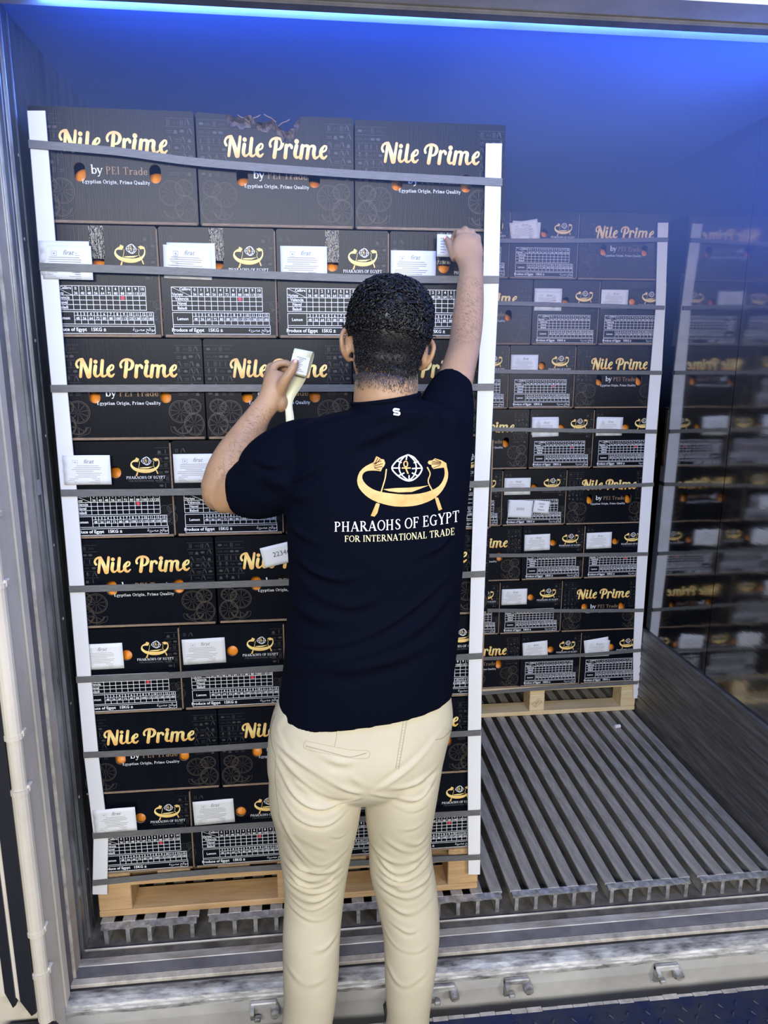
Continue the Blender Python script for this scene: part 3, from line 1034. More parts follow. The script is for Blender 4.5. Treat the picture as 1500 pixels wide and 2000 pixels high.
def table_parts():
    w = 0.3
    X = lambda u: -w / 2 + w * u
    P = {}
    S = []
    t = 0.0013
    c0, c1, cw = X(0.09), X(0.26), 0.0555 * w
    hl = lambda v, a, b_: line(a, ZF(v), b_, ZF(v), t)
    vl = lambda x, v0, v1: line(x, ZF(v0), x, ZF(v1), t)
    r1, r2 = c1 + 11 * cw, c1 + 12 * cw
    for v in (0.535, 0.62, 0.662, 0.704, 0.75):
        S += hl(v, c0, r1)
    S += vl(c0, 0.535, 0.75)
    for k in range(12):
        S += vl(c1 + k * cw, 0.535, 0.75)
    for v in (0.768, 0.880):
        S += hl(v, c0, r2)
    for v in (0.803, 0.842):
        S += line(c1, ZF(v), r2, ZF(v), t * .7)
    S += vl(c0, 0.768, 0.965)
    for k in range(13):
        S += vl(c1 + k * cw, 0.768, 0.880)
    S += hl(0.965, c0, r2 + 0.002) + vl(r2 + 0.002, 0.880, 0.965) + hl(0.898, c0, r2 + .002)
    S += line(c0, ZF(0.535), c1, ZF(0.62), t * .7)
    tx = lambda s, x, v, size, bold=0.02: xf(sans(s, size, bold), 1, 1, x, ZF(v))
    cm = (c0 + c1) / 2
    S += tx('Calibre', cm + 0.009, 0.565, 0.0095) + tx('Variety', cm - 0.010, 0.612, 0.0095)
    S += tx('Valencia', cm, 0.653, 0.0105) + tx('Navel', cm, 0.696, 0.0105) + tx('Baladi', cm, 0.740, 0.0105) + tx('Lemon', cm, 0.838, 0.0105)
    for k, (a, n) in enumerate(zip(range(11), (36, 40, 48, 56, 64, 72, 80, 88, 100, 113, 125))):
        S += tx(str(a), c1 + (k + .5) * cw, 0.571, 0.0098) + tx(str(n), c1 + (k + .5) * cw, 0.612, 0.0092)
    for k, (a, n) in enumerate(zip(range(2, 14), (48, 56, 64, 72, 80, 88, 100, 113, 125, 138, 150, 180))):
        S += tx(str(a), c1 + (k + .5) * cw, 0.799, 0.0092) + tx(str(n), c1 + (k + .5) * cw, 0.838, 0.0090)
    S += tx('Produce of Egypt   15KG \u00b1', c0 + 0.062, 0.943, 0.0120, 0.025)
    S += tx('\ufe94\ufef3\ufeae\ufebc\ufee3 \ufea2\ufedf\ufe8d\ufeee\ufee3', r2 - 0.026, 0.940, 0.0115, 0.0)
    b = MB()
    b.flat(S, EPS)
    P['size_table'] = b.mesh('size_table', M_WHITEINK)
    gold, white, dark, ankh = boat_emblem()
    sc = 0.078 / 950
    ex, ez = X(0.762), ZF(0.245)
    b = MB()
    b.flat(gold, EPS, ex, ez, sc)
    P['boat_emblem'] = b.mesh('boat_emblem', GOLD_BOAT)
    b = MB()
    b.flat(white, EPS, ex, ez, sc)
    P['globe_emblem'] = b.mesh('globe_emblem', M_WHITEINK)
    b = MB()
    b.flat(ankh, EPS * 1.2, ex, ez, sc)
    P['ankh_emblem'] = b.mesh('ankh_emblem', GOLD_BOAT)
    b = MB()
    tt, k = serif_text('PHARAOHS OF EGYPT', 0.104, 0.02)
    b.flat(tt, EPS, ex - 0.052, ZF(0.385))
    P['emblem_lettering'] = b.mesh('emblem_lettering', M_WHITEINK)
    b = MB()
    tt, k = serif_text('FOR INTERNATIONAL TRADE', 0.092, 0.04)
    b.flat(tt, EPS, ex - 0.046, ZF(0.415))
    P['small_lettering'] = b.mesh('small_lettering', M_GREYINK)
    b = MB()
    b.flat(glyph_rows(0.108, 0.144, 0.135, 0.25, 5, 0.019), EPS * .8)
    P['sign_pattern', 0] = b.mesh('sign_pattern', M_GLYPHINK)
    b = MB()
    b.flat(glyph_rows(-0.146, -0.112, 0.20, 0.25, 6, 0.017, False), EPS * .8)
    P['sign_pattern', 1] = b.mesh('sign_pattern', M_GLYPHINK)
    b = MB()
    b.flat(xf(citrus(-1), 0.55, 0.55, 0.148, 0.03), EPS * .8)
    P['citrus_drawing', 0] = b.mesh('citrus_drawing', M_GLYPHINK)
    b = MB()
    b.flat([disc(c1 + 7.5 * cw, ZF(0.640), 0.0052, 0.0052, 16)], EPS * 1.8)
    P['red_marker'] = b.mesh('red_marker', M_REDDOT)
    b = MB()
    b.cbox(w / 2 - 0.0045, w / 2 - 0.0005, -0.0012, 0.02, 0.004, HB - 0.006, 0.0008)
    P['side_flap'] = b.mesh('side_flap', M_KRAFT)
    b = MB()
    b.box(-0.020, 0.016, EPS * .5, 0.002, 0.19, HB - 0.001)
    P['clear_tape'] = b.mesh('clear_tape', M_TAPE)
    return P


HOLES_S = [(-0.088, ZF(0.548), 0.0148, 0.0225, 'slot'), (0.096, ZF(0.548), 0.0148, 0.0225, 'slot')]
HOLES_T = [(-0.002, ZF(0.315), 0.0160, 0.0165, 'round')]
ME_BODY_S = carton_body(0.396, HB, 0.296, HOLES_S)
ME_BODY_T = carton_body(0.296, HB, 0.396, HOLES_T)
JAG = [(0.192, HB), (0.06, HB - 0.002), (0.052, HB - 0.02), (0.040, HB - 0.034), (0.022, HB - 0.040), (0.010, HB - 0.030), (-0.004, HB - 0.014), (-0.02, HB - 0.020),
       (-0.045, HB - 0.018), (-0.062, HB - 0.006), (-0.09, HB - 0.012), (-0.12, HB - 0.004), (-0.192, HB)]
ME_BODY_TORN = carton_body(0.396, HB, 0.296, HOLES_S, JAG)
PS, PT = lettered_parts(), table_parts()
ME_FLAP_S, ME_FLAP_T = flap_mesh(0.396), flap_mesh(0.296)


def paper_sheet(w, h, seed, crumple=0.0):
    """thin sheet with a little curl; faces -Y"""
    R = random.Random(seed)
    b = MB()
    nx, nz = 8, 6
    ph = R.random() * 6
    V = []
    for k in range(2):
        for j in range(nz + 1):
            for i in range(nx + 1):
                u, v = i / nx, j / nz
                y = -0.0012 - 0.0012 * abs(math.sin(u * 3 + ph)) - 0.004 * crumple * max(0, 0.45 - u) * (1 + math.sin(v * 17 + u * 9)) + (0.0003 if k else 0)
                V.append(((u - .5) * w, y, (v - .5) * h))
    Fc = []
    n = (nx + 1)
    o = n * (nz + 1)
    for j in range(nz):
        for i in range(nx):
            a = j * n + i
            Fc.append((a, a + 1, a + n + 1, a + n))
            Fc.append((o + a, o + a + n, o + a + n + 1, o + a + 1))
    rim = list(range(0, n)) + [j * n + nx for j in range(1, nz + 1)] + [nz * n + i for i in range(nx - 1, -1, -1)] + [j * n for j in range(nz - 1, 0, -1)]
    for i in range(len(rim)):
        a, c = rim[i], rim[(i + 1) % len(rim)]
        Fc.append((c, a, a + o, c + o))
    b.add(V, Fc)
    return b.mesh('paper_label', M_PAPER, smooth=True)


ME_PAPER = [paper_sheet(0.122, 0.080, 1), paper_sheet(0.122, 0.080, 2), paper_sheet(0.122, 0.080, 3, 1.0)]


def label_print():
    R = random.Random(5)
    b = MB()
    S = []
    S += line(-0.036, 0.026, -0.024, 0.026, 0.0005) + line(-0.036, 0.015, -0.024, 0.015, 0.0005) + line(-0.036, 0.015, -0.036, 0.026, 0.0005) + line(-0.024, 0.015, -0.024, 0.026, 0.0005)
    S.append(disc(-0.030, 0.0205, 0.0022, 0.0016, 8))
    S += xf(sans('firat', 0.016, 0.0, 0.35), 1, 1, 0.004, 0.018)
    z = 0.0115
    for k in range(7):
        a = R.uniform(0.022, 0.045)
        cx = R.uniform(-0.010, -0.004)
        S += line(cx - a, z, cx + a, z, 0.0011)
        z -= 0.0050
    for k in range(4):
        S += line(-0.050, z, -0.050 + R.uniform(0.015, 0.035), z, 0.0010)
        S += line(0.032 - R.uniform(0.01, 0.03), z, 0.032, z, 0.0010)
        z -= 0.0046
    b.flat(S, -0.0031)
    return b.mesh('label_print', M_PAPERINK)


ME_LPRINT = label_print()
ORD = ['top', 'second', 'third', 'fourth', 'fifth', 'sixth', 'seventh', 'bottom']


def orange_mesh():
    b = MB()
    b.ell((0, 0, 0), (0.036, 0.036, 0.034), 20, 14)
    return b.mesh('orange', M_ORANGE, smooth=True)


ME_ORANGE = orange_mesh()


def put_oranges(c, holes, where):
    for k, (hx, hz, a, bb, kind) in enumerate(holes):
        low = rnd.uniform(0.018, 0.032) if kind == 'slot' else rnd.choice((0.016, 0.026, 0.008, 0.02))
        o = obj('orange', ME_ORANGE, None)
        off = Vector((hx + rnd.uniform(-0.006, 0.006), 0.045 + rnd.uniform(0, 0.006), hz - low))
        off.rotate(c.rotation_euler)
        o.location = c.location + Vector((off.x * c.scale.x, off.y, off.z * c.scale.z))
        o.rotation_euler = (rnd.random() * 6, rnd.random() * 6, rnd.random() * 6)
        side = ('left ', 'right ')[k] if len(holes) == 2 else ''
        tag(o, f'orange in the {side}hole of the {where}', 'orange', 'oranges showing through carton hand holes')


def lettered_carton(x, y, z, h, where, torn=False, rot=0.0, roll=0.0):
    c = obj('carton', ME_BODY_TORN if torn else ME_BODY_S, None, (x, y, z))
    c.scale = (1, 1, (h - 0.003) / HB)
    c.rotation_euler = (0, roll, rot)
    for nm, me in PS.items():
        obj(nm if isinstance(nm, str) else nm[0], me, c)
    obj('bottom_flap', ME_FLAP_S, c)
    tag(c, f'black carton, gold script{" and torn top edge" if torn else " lettering"}, {where}', 'carton', 'cartons with gold script fronts')
    put_oranges(c, HOLES_S, 'carton ' + where)
    return c


def table_carton(x, y, z, h, where, papers=((0.0, 0.0, 0.0, 0),), tape=False, dot=True, rot=0.0, roll=0.0, over=False):
    c = obj('carton', ME_BODY_T, None, (x, y, z))
    c.scale = (1, 1, (h - 0.003) / HB)
    c.rotation_euler = (0, roll, rot)
    for nm, me in PT.items():
        if (nm == 'clear_tape' and not tape) or (nm == 'red_marker' and not dot):
            continue
        obj(nm if isinstance(nm, str) else nm[0], me, c)
    obj('bottom_flap', ME_FLAP_T, c)
    for k, (dx, dz, a, kind) in enumerate(papers):
        p = obj('paper_label', ME_PAPER[kind % 3], c, (-0.079 + dx, -0.0016 * k - (0.0135 if over else 0), ZF(0.30) + dz))
        p.rotation_euler = (0, a, 0)
        obj('label_print', ME_LPRINT, p, (0, 0, 0))
    tag(c, f'black carton with white size table, {where}', 'carton', 'cartons with white size tables')
    put_oranges(c, HOLES_T, 'carton ' + where)
    return c


# ---- near stack: eight layers, rows of three script fronts and four table fronts in turn
ZL = [at(390, y, 0).z for y in (215, 441, 660, 859, 1048, 1221, 1387, 1542, 1697)]
XLET = {0: at(384, 328, 0).x, 2: at(399, 760, 0).x, 4: at(421, 1135, 0).x, 6: at(428, 1465, 0).x}
XTAB = {1: at(312, 550, 0).x, 3: at(338, 955, 0).x, 5: at(354, 1305, 0).x, 7: at(375.5, 1620, 0).x}
P3 = ['left', 'middle', 'right']
P4 = ['leftmost', 'second', 'third', 'rightmost']
for L in range(8):
    zt, zb = ZL[L], ZL[L + 1]
    if L == 7:
        zb = 0.1525
    row = f'{ORD[L]} row, near stack'
    if L % 2 == 0:
        for k in range(3):
            cx = XLET[L] + (k - 0.5) * 0.4 + (rnd.uniform(-0.001, 0.001))
            dz = (0.0, 0.0, -0.004)[k] if L == 0 else 0
            lettered_carton(cx, 0.004 + rnd.uniform(0, 0.004), zb + 0.0005, zt - zb + dz, f'{P3[k]} of the {row}', torn=(L == 0 and k == 1), rot=rnd.uniform(-.002, .002))
    else:
        for k in range(4):
            cx = XTAB[L] + (k - 0.5) * 0.3
            pp = {(1, 0): ((-0.012, 0.0, 0.0, 2), (-0.008, -0.010, 0.01, 0)), (1, 1): ((0.012, 0.003, 0.0, 0), (0.002, -0.004, 0.03, 1)),
                  (1, 2): ((0.002, 0, 0, 1),), (1, 3): ((-0.006, -0.006, 0, 0),), (3, 0): ((-0.004, 0.006, 0.01, 2),), (3, 1): ((-0.006, 0.004, 0.0, 1),),
                  (5, 0): ((-0.006, -0.004, -0.01, 1),), (5, 1): ((-0.004, 0.0, -0.02, 0),), (7, 0): ((-0.006, 0.004, -0.02, 2),), (7, 1): ((-0.004, 0.002, -0.03, 0),)}.get((L, k), ((0, 0, 0, 0),))
            if k == 0:
                pp = tuple((q[0] + 0.013,) + q[1:] for q in pp)
            table_carton(cx, 0.004 + rnd.uniform(0, 0.004), zb + 0.0005, zt - zb, f'{P4[k]} of the {row}', pp, tape=(L == 1), rot=rnd.uniform(-.002, .002), over=(k == 0 and L in (1, 3, 7)))

# cartons standing behind the right-hand ones, which give the stack its depth
for L in range(8):
    zt, zb = ZL[L], (ZL[L + 1] if L < 7 else 0.1525)
    w, x = (0.4, XLET[L] + 0.6) if L % 2 == 0 else (0.3, XTAB[L] + 0.75)
    for y in ((0.312, 0.612) if L % 2 == 0 else (0.412,)):
        c = obj('carton', ME_BODY_S if L % 2 == 0 else ME_BODY_T, None, (x, y, zb + 0.0005))
        c.scale = (1, 1, (zt - zb - 0.003) / HB)
        obj('bottom_flap', ME_FLAP_S if L % 2 == 0 else ME_FLAP_T, c)
        tag(c, f'{"rear" if y > 0.6 else "inner"} black carton behind the right front carton, {ORD[L]} row, near stack', 'carton', 'cartons hidden inside the near stack')

# torn flap on the top middle carton
xm = XLET[0] + 0.2
zt0 = ZL[0]
torn_parent = [o for o in COL.objects if o.get('label', '').startswith('black carton') and 'torn' in o['label']][0]
b = MB()
R = random.Random(3)
edge = [(p[0], p[1]) for p in JAG[1:-1]][::-1]
pts = catmull([(x, z, 0) for x, z in edge], 4)
V, Fc = [], []
for i, (x, z, _) in enumerate(pts):
    a = 0.010 + 0.012 * R.random()
    V += [(x, -0.001, z - 0.002), (x + R.uniform(-.004, .004), -0.010 - 0.006 * R.random(), z + 0.004 * R.random() - 0.004), (x + R.uniform(-.006, .006), -0.004 + R.uniform(-.004, .004), z - a * R.uniform(.3, 1.0)),
          (x, -0.0015, z - a - 0.006)]
for i in range(len(pts) - 1):
    for j in range(3):
        Fc.append((i * 4 + j, i * 4 + j + 1, i * 4 + j + 5, i * 4 + j + 4))
b.add(V, Fc)
b.build('torn_flap', M_TORN, torn_parent, smooth=False)
b = MB()
for x, z, s in ((-0.055, HB - 0.004, 1), (-0.010, HB - 0.002, -1), (0.018, HB - 0.012, 1), (-0.075, HB - 0.006, -1)):
    b.tube(catmull([(x - s * .012, -0.003, z - 0.016), (x, -0.008, z - 0.008), (x + s * 0.010, -0.006, z - 0.004), (x + s * 0.018, -0.002, z + 0.002)], 3), 0.0013, 6)
b.build('paper_shred', M_KRAFT, torn_parent)

# ---- far stack
ZR = [at(1128, y, Y2).z for y in (413, 546, 674, 798, 915, 1025, 1131, 1234, 1335)]
XA = {0: at(1131, 480, Y2).x, 2: at(1124, 736, Y2).x, 4: at(1107, 970, Y2).x, 6: at(1098, 1182, Y2).x}   # table | script joint
XB = {1: at(1171, 610, Y2).x, 3: at(1160, 855, Y2).x, 5: at(1142, 1077, Y2).x, 7: at(1135, 1284, Y2).x}  # table | table joint
for L in range(8):
    zt, zb = ZR[L], ZR[L + 1]
    if L == 7:
        zb = 0.150
    row = f'{ORD[L]} row, far stack'
    yy = Y2 + 0.004
    mk = lambda: dict(rot=rnd.uniform(-.002, .002))
    if L % 2 == 0:
        j = XA[L]
        lettered_carton(j + 0.2, yy, zb + 0.0005, zt - zb, f'right of the {row}', **mk())
        pp = ((-0.004, 0.0, 0.04, 1), (-0.012, 0.002, -0.16, 0)) if L == 0 else ((-0.004, 0.002, 0, 0),)
        table_carton(j - 0.15, yy + 0.002, zb + 0.0005, zt - zb, f'middle of the {row}', pp, dot=(L == 2), **mk())
        table_carton(j - 0.45, yy + 0.002, zb + 0.0005, zt - zb, f'left of the {row}', ((0, 0, 0, 0),), **mk())
    else:
        j = XB[L]
        p1 = {1: ((-0.004, 0.006, 0, 1), (-0.004, -0.006, 0.0, 0)), 3: ((0.0, 0.006, 0, 0), (0.002, -0.002, -0.03, 1)), 5: ((0.0, 0.0, -0.02, 0),), 7: ((0, 0, -0.08, 1),)}[L]
        p2 = {1: ((-0.006, 0.004, 0, 1),), 3: ((0.0, 0.004, 0.02, 0), (-.002, 0, 0, 1)), 5: ((-0.004, 0.002, -0.02, 0),), 7: ((0.004, 0.004, -0.14, 1), (0.008, -0.006, 0.0, 0))}[L]
        table_carton(j + 0.15, yy, zb + 0.0005, zt - zb, f'right of the {row}', p2, dot=(L in (3, 5)), **mk())
        table_carton(j - 0.15, yy + 0.002, zb + 0.0005, zt - zb, f'middle of the {row}', p1, dot=(L == 3), **mk())
        lettered_carton(j - 0.50, yy + 0.002, zb + 0.0005, zt - zb, f'left of the {row}', **mk())


def loose_paper(px, py, Y, w, h, ang, txt, label):
    p = at(px, py, Y)
    o = obj('paper_slip', paper_sheet(w, h, int(px)), None, p)
    o.rotation_euler = (0, ang, 0)
    S = []
    for t, z, s in txt:
        S += xf(sans(t, s, 0.0), 1, 1, 0, z)
    if S:
        b = MB()
        b.flat(S, -0.0034)
        b.build('slip_print', M_DARKINK, o)
    tag(o, label, 'paper slip')
    return o


loose_paper(550, 1081, -0.002, 0.112, 0.060, -0.22, (('22346', -0.004, 0.020),), 'tilted white numbered slip on a gold-script carton left of the shirt')
loose_paper(1016, 994, Y2, 0.112, 0.082, 0.06, (('22355', -0.004, 0.015),), 'larger white numbered slip stuck over a size table, far stack fifth row')
loose_paper(1057, 990, Y2, 0.075, 0.058, 0.10, (('Quality', 0.012, 0.010), ('4 8', -0.002, 0.012), ('Valencia', -0.016, 0.010)), 'smaller white slip beside the numbered slip, far stack fifth row')

# ================================================================== straps and corner boards


def strap(pts, Y, hw, label, group, left_wrap=None, right_wrap=None):
    """flat band following pixel-measured points on the stack front, folded back round the corners"""
    P = [at(x, y, Y) for x, y in pts]
    P = [Vector(q) for q in catmull([p[:] for p in P], 4)]
    path = []
    if left_wrap:
        path += [P[0] + Vector((0.001, left_wrap, 0)), P[0] + Vector((-0.0005, 0.004, 0))]
    path += P
    if right_wrap:
        path += [P[-1] + Vector((0.0005, 0.004, 0)), P[-1] + Vector((-0.001, right_wrap, 0))]
    base = path[len(path) // 2]
    b = MB()
    V, Fc = [], []
    th = 0.0012
    for i, p in enumerate(path):
        a, c = path[max(0, i - 1)], path[min(len(path) - 1, i + 1)]
        t = (c - a).normalized()
        nrm = Vector((t.y, -t.x, 0)).normalized() * th
        q = p - base
        V += [q + Vector((0, 0, hw)), q - Vector((0, 0, hw)), q + nrm - Vector((0, 0, hw * .96)), q + nrm + Vector((0, 0, hw * .96))]
    n = len(path)
    for i in range(n - 1):
        for j in range(4):
            Fc.append((i * 4 + j, i * 4 + (j + 1) % 4, i * 4 + 4 + (j + 1) % 4, i * 4 + 4 + j))
    Fc += [(3, 2, 1, 0), (n * 4 - 4, n * 4 - 3, n * 4 - 2, n * 4 - 1)]
    b.add(V, Fc)
    o = b.build('strap', M_STRAP)
    o.location = base
    tag(o, label, 'strap', group)
    return o


NEAR = [[(56, 281), (230, 296), (400, 318), (690, 340), (981, 356)], [(77, 521), (330, 529), (540, 538), (760, 545), (974, 546)], [(99, 759), (400, 758), (700, 758), (965, 756)],
        [(119, 963), (340, 961), (640, 955), (955, 945)], [(135, 1151), (430, 1142), (700, 1132), (947, 1121)], [(149, 1328), (350, 1318), (560, 1304), (942, 1281)],
        [(163, 1475), (350, 1466), (540, 1454), (939, 1431)], [(181, 1633), (380, 1620), (560, 1608), (938, 1587)], [(181, 1725), (350, 1708), (540, 1694), (938, 1674)]]
STRAPW = ['topmost', 'second', 'third', 'fourth', 'fifth', 'sixth', 'seventh', 'eighth', 'lowest']
for k, pts in enumerate(NEAR):
    strap(pts, -0.0125, 0.0098, f'grey strapping band round the near stack, {STRAPW[k]} of nine', 'straps on the near stack', 0.05, 0.05)
FAR = [[(940, 470), (1130, 470), (1305, 468)], [(940, 591), (1130, 596), (1298, 601)], [(940, 725), (1130, 727), (1293, 728)], [(940, 838), (1130, 841), (1283, 843)],
       [(940, 957), (1110, 954), (1277, 946)], [(930, 1085), (1110, 1084), (1266, 1082)], [(930, 1192), (1110, 1193), (1258, 1192)], [(920, 1287), (1110, 1281), (1252, 1270)],
       [(910, 1357), (1070, 1344), (1246, 1333)]]
for k, pts in enumerate(FAR):
    strap(pts, Y2 - 0.011, 0.0088, f'grey strapping band round the far stack, {STRAPW[k]} of nine', 'straps on the far stack', None, 0.05)


def corner_board(rows, Y, side, label):
    """folded white board: front flange between measured edges, side flange running back"""
    L = [(at(l, y, Y), at(r, y, Y)) for l, r, y in rows]
    base = Vector((min(p[0].x for p in L), Y, L[-1][0].z))
    b = MB()
    V, Fc = [], []
    th = 0.0045
    for a, c in L:
        a, c = a - base, c - base
        if side > 0:
            a, c = c, a
        s = Vector((side, 0, 0))
        e = 0.002
        # a = corner edge, c = free edge of the front flange
        V += [c + Vector((0, th, 0)), c, a + Vector((-s.x * e, 0, 0)), a + Vector((0, e, 0)), a + Vector((0, 0.045, 0)), a + Vector((-s.x * th, 0.045, 0)), a + Vector((-s.x * th, th, 0))]
    n = 7
    for i in range(len(L) - 1):
        for j in range(n):
            Fc.append((i * n + j, i * n + (j + 1) % n, (i + 1) * n + (j + 1) % n, (i + 1) * n + j))
    Fc += [tuple(range(n)), tuple(range((len(L) - 1) * n, len(L) * n))]
    b.add(V, Fc)
    bm = bmesh.new()
    o = b.build('corner_board', M_GUARD)
    bm.from_mesh(o.data)
    bmesh.ops.recalc_face_normals(bm, faces=bm.faces)
    bm.to_mesh(o.data)
    bm.free()
    o.location = base
    tag(o, label, 'corner board', 'white corner boards')


corner_board([(52, 88, 216), (77, 112, 520), (100, 131, 758), (118, 150, 962), (135, 165, 1150), (150, 178, 1327), (163, 192, 1474), (182, 211, 1632), (180, 209, 1747)], -0.009, -1,
             'white cardboard corner board on the left edge of the near stack')
corner_board([(949, 981, 280), (944, 975, 546), (933, 965, 757), (926, 956, 945), (920, 948, 1121), (916, 942, 1281), (914, 940, 1431), (914, 939, 1586), (915, 938, 1708)], -0.009, 1,
             'white cardboard corner board on the right edge of the near stack')
corner_board([(1285, 1306, 435), (1281, 1300, 600), (1270, 1293, 728), (1261, 1283, 843), (1254, 1276, 946), (1245, 1266, 1082), (1240, 1258, 1192), (1237, 1252, 1270), (1237, 1252, 1364)], Y2 - 0.007, 1,
             'white cardboard corner board on the far stack beside the steel wall')

# ================================================================== the man sticking labels on the cartons
PB = Vector((0.80, -0.44, -0.135))
person = empty('person', PB)
tag(person, 'man in black printed t-shirt and beige trousers reaching up to the cartons', 'person')


def rings(rows, ratio=1.0, n=20, ref=(0, 1, 0)):
    """rows of (px left, py left, px right, py right, Y[, ratio]) -> world loft with elliptical sections"""
    pts, rad, rat, refs = [], [], [], []
    for r in rows:
        a, c = at(r[0], r[1], r[4]), at(r[2], r[3], r[4])
        pts.append((a + c) / 2)
        rad.append((c - a).length / 2)
        rat.append(r[5] if len(r) > 5 else ratio)
        refs.append((c - a).normalized())
    return pts, rad, rat, refs


def loft(mb, rows, ratio=1.0, n=20, sub=4, power=2.0, level=False):
    pts, rad, rat, refs = rings(rows, ratio)
    data = catmull([tuple(p) + (r, q) + tuple(f) for p, r, q, f in zip(pts, rad, rat, refs)], sub)
    V, Fc = [], []
    P = [Vector(d[:3]) for d in data]
    for i, d in enumerate(data):
        t = (P[min(i + 1, len(P) - 1)] - P[max(i - 1, 0)]).normalized()
        x = Vector(d[5:8])
        x = (x - t * x.dot(t)).normalized()
        y = t.cross(x)
        if level:                       # sections stay level front to back
            x = Vector(d[5:8]).normalized()
            y = Vector((0, 0, 1)).cross(x).normalized()
        for k in range(n):
            a = 2 * math.pi * k / n
            ca, sa = math.cos(a), math.sin(a)
            ex = 2.0 / power
            ca, sa = math.copysign(abs(ca) ** ex, ca), math.copysign(abs(sa) ** ex, sa)
            V.append(P[i] + x * (d[3] * ca) + y * (d[3] * d[4] * sa))
    m = len(data)
    for i in range(m - 1):
        for k in range(n):
            a, c = i * n + k, i * n + (k + 1) % n
            Fc.append((a, c, c + n, a + n))
    Fc += [tuple(range(n - 1, -1, -1)), tuple(range((m - 1) * n, m * n))]
    mb.add(V, Fc)


def fuse(mb, name, voxel, smooth_iter=6, factor=0.5):
    """union of the pieces as one continuous skin, in world coordinates"""
    o = bpy.data.objects.new('work', mb.mesh('work', M_SKIN))
    COL.objects.link(o)
    bm = bmesh.new()
    bm.from_mesh(o.data)
    bmesh.ops.recalc_face_normals(bm, faces=bm.faces)
    bm.to_mesh(o.data)
    bm.free()
    r = o.modifiers.new('r', 'REMESH')
    r.mode = 'VOXEL'
    r.voxel_size = voxel
    s = o.modifiers.new('s', 'SMOOTH')
    s.iterations = smooth_iter
    s.factor = factor
    bpy.context.view_layer.update()
    me = bpy.data.meshes.new_from_object(o.evaluated_get(bpy.context.evaluated_depsgraph_get()))
    bpy.data.objects.remove(o)
    me.name = name
    return me


def coords(me):
    a = np.empty(len(me.vertices) * 3)
    me.vertices.foreach_get('co', a)
    return a.reshape(-1, 3)


def normals(me):
    me.update()
    a = np.empty(len(me.vertices) * 3)
    me.vertices.foreach_get('normal', a)
    return a.reshape(-1, 3)


def set_coords(me, co):
    me.vertices.foreach_set('co', co.ravel())
    me.update()


def folds(me, lines, Y, sigma=0.007, amp=0.005, jit=0):
    """cloth ridges along measured lines on the side turned to the viewer (each ridge sits beside a soft trough)"""
    co, no = coords(me), normals(me)
    disp = np.zeros(len(co))
    R = random.Random(21)
    sigma0 = sigma
    for ln in lines:
        sigma = sigma0 * R.uniform(0.6, 1.35)
        ph, fr = R.uniform(0, 6), R.uniform(4, 9)
        a = ln[-1] if isinstance(ln[-1], (int, float)) else 1.0
        pts = [q for q in ln if not isinstance(q, (int, float))]
        P = [at(x + R.uniform(-jit, jit), y + R.uniform(-jit, jit), Y) for x, y in pts]
        P = np.array([(p[0], p[2]) for p in catmull([(p.x, 0, p.z) for p in P], 6)])
        n = len(P)
        best = np.full(len(co), 9.0)
        bt = np.zeros(len(co))
        sgn = np.zeros(len(co))
        for i in range(n - 1):
            A, B = P[i], P[i + 1]
            d = B - A
            L2 = d @ d + 1e-12
            q = co[:, [0, 2]] - A
            t = np.clip((q @ d) / L2, 0, 1)
            r = q - t[:, None] * d
            dist = np.hypot(r[:, 0], r[:, 1])
            m = dist < best
            best[m] = dist[m]
            bt[m] = (i + t[m]) / (n - 1)
            sgn[m] = np.sign(d[0] * r[m, 1] - d[1] * r[m, 0])
        taper = np.sin(np.pi * np.clip(bt, 0.02, 0.98)) ** 0.6 * (0.72 + 0.4 * np.sin(bt * fr + ph))
        s = best * sgn
        disp += a * amp * taper * (np.exp(-(s / sigma) ** 2) - 0.75 * np.exp(-((s + 1.9 * sigma) / (1.3 * sigma)) ** 2))
    back = np.clip(-no[:, 1] * 1.6, 0, 1)
    set_coords(me, co + no * (disp * back)[:, None])


def finish(me, name, m, parent, smooth=True):
    co = coords(me)
    set_coords(me, co - np.array(PB))
    me.materials.clear()
    me.materials.append(m)
    me.polygons.foreach_set('use_smooth', [smooth] * len(me.polygons))
    me.update()
    return obj(name, me, parent)


# ---- body: head, neck, arms with hands, slim trunk and legs inside the clothes, one continuous skin
body = MB()
HC = at(757, 668, -0.44)
tilt = Matrix.Rotation(math.radians(7), 3, 'Y') @ Matrix.Rotation(math.radians(-6), 3, 'X')
hp = lambda x, y, z: HC + tilt @ Vector((x, y, z))
body.ell(HC + tilt @ Vector((0, -0.006, 0.018)), (0.0775, 0.096, 0.102), 48, 32, tilt)
body.ell(hp(0, -0.016, -0.040), (0.0705, 0.074, 0.070), 36, 24, tilt)      # back of the head down to the nape
body.ell(hp(0, 0.028, -0.035), (0.062, 0.066, 0.080), 20, 14, tilt)       # face and jaw
body.ell(hp(0, 0.050, -0.095), (0.034, 0.032, 0.026), 14, 10, tilt)       # chin
body.tube([hp(0, 0.085, 0.004), hp(0, 0.104, -0.022), hp(0, 0.088, -0.036)], [0.009, 0.014, 0.012], 10)   # nose
body.tube([hp(-0.022, 0.078, -0.062), hp(0, 0.088, -0.060), hp(0.022, 0.078, -0.062)], [0.004, 0.008, 0.004], 8)  # lips
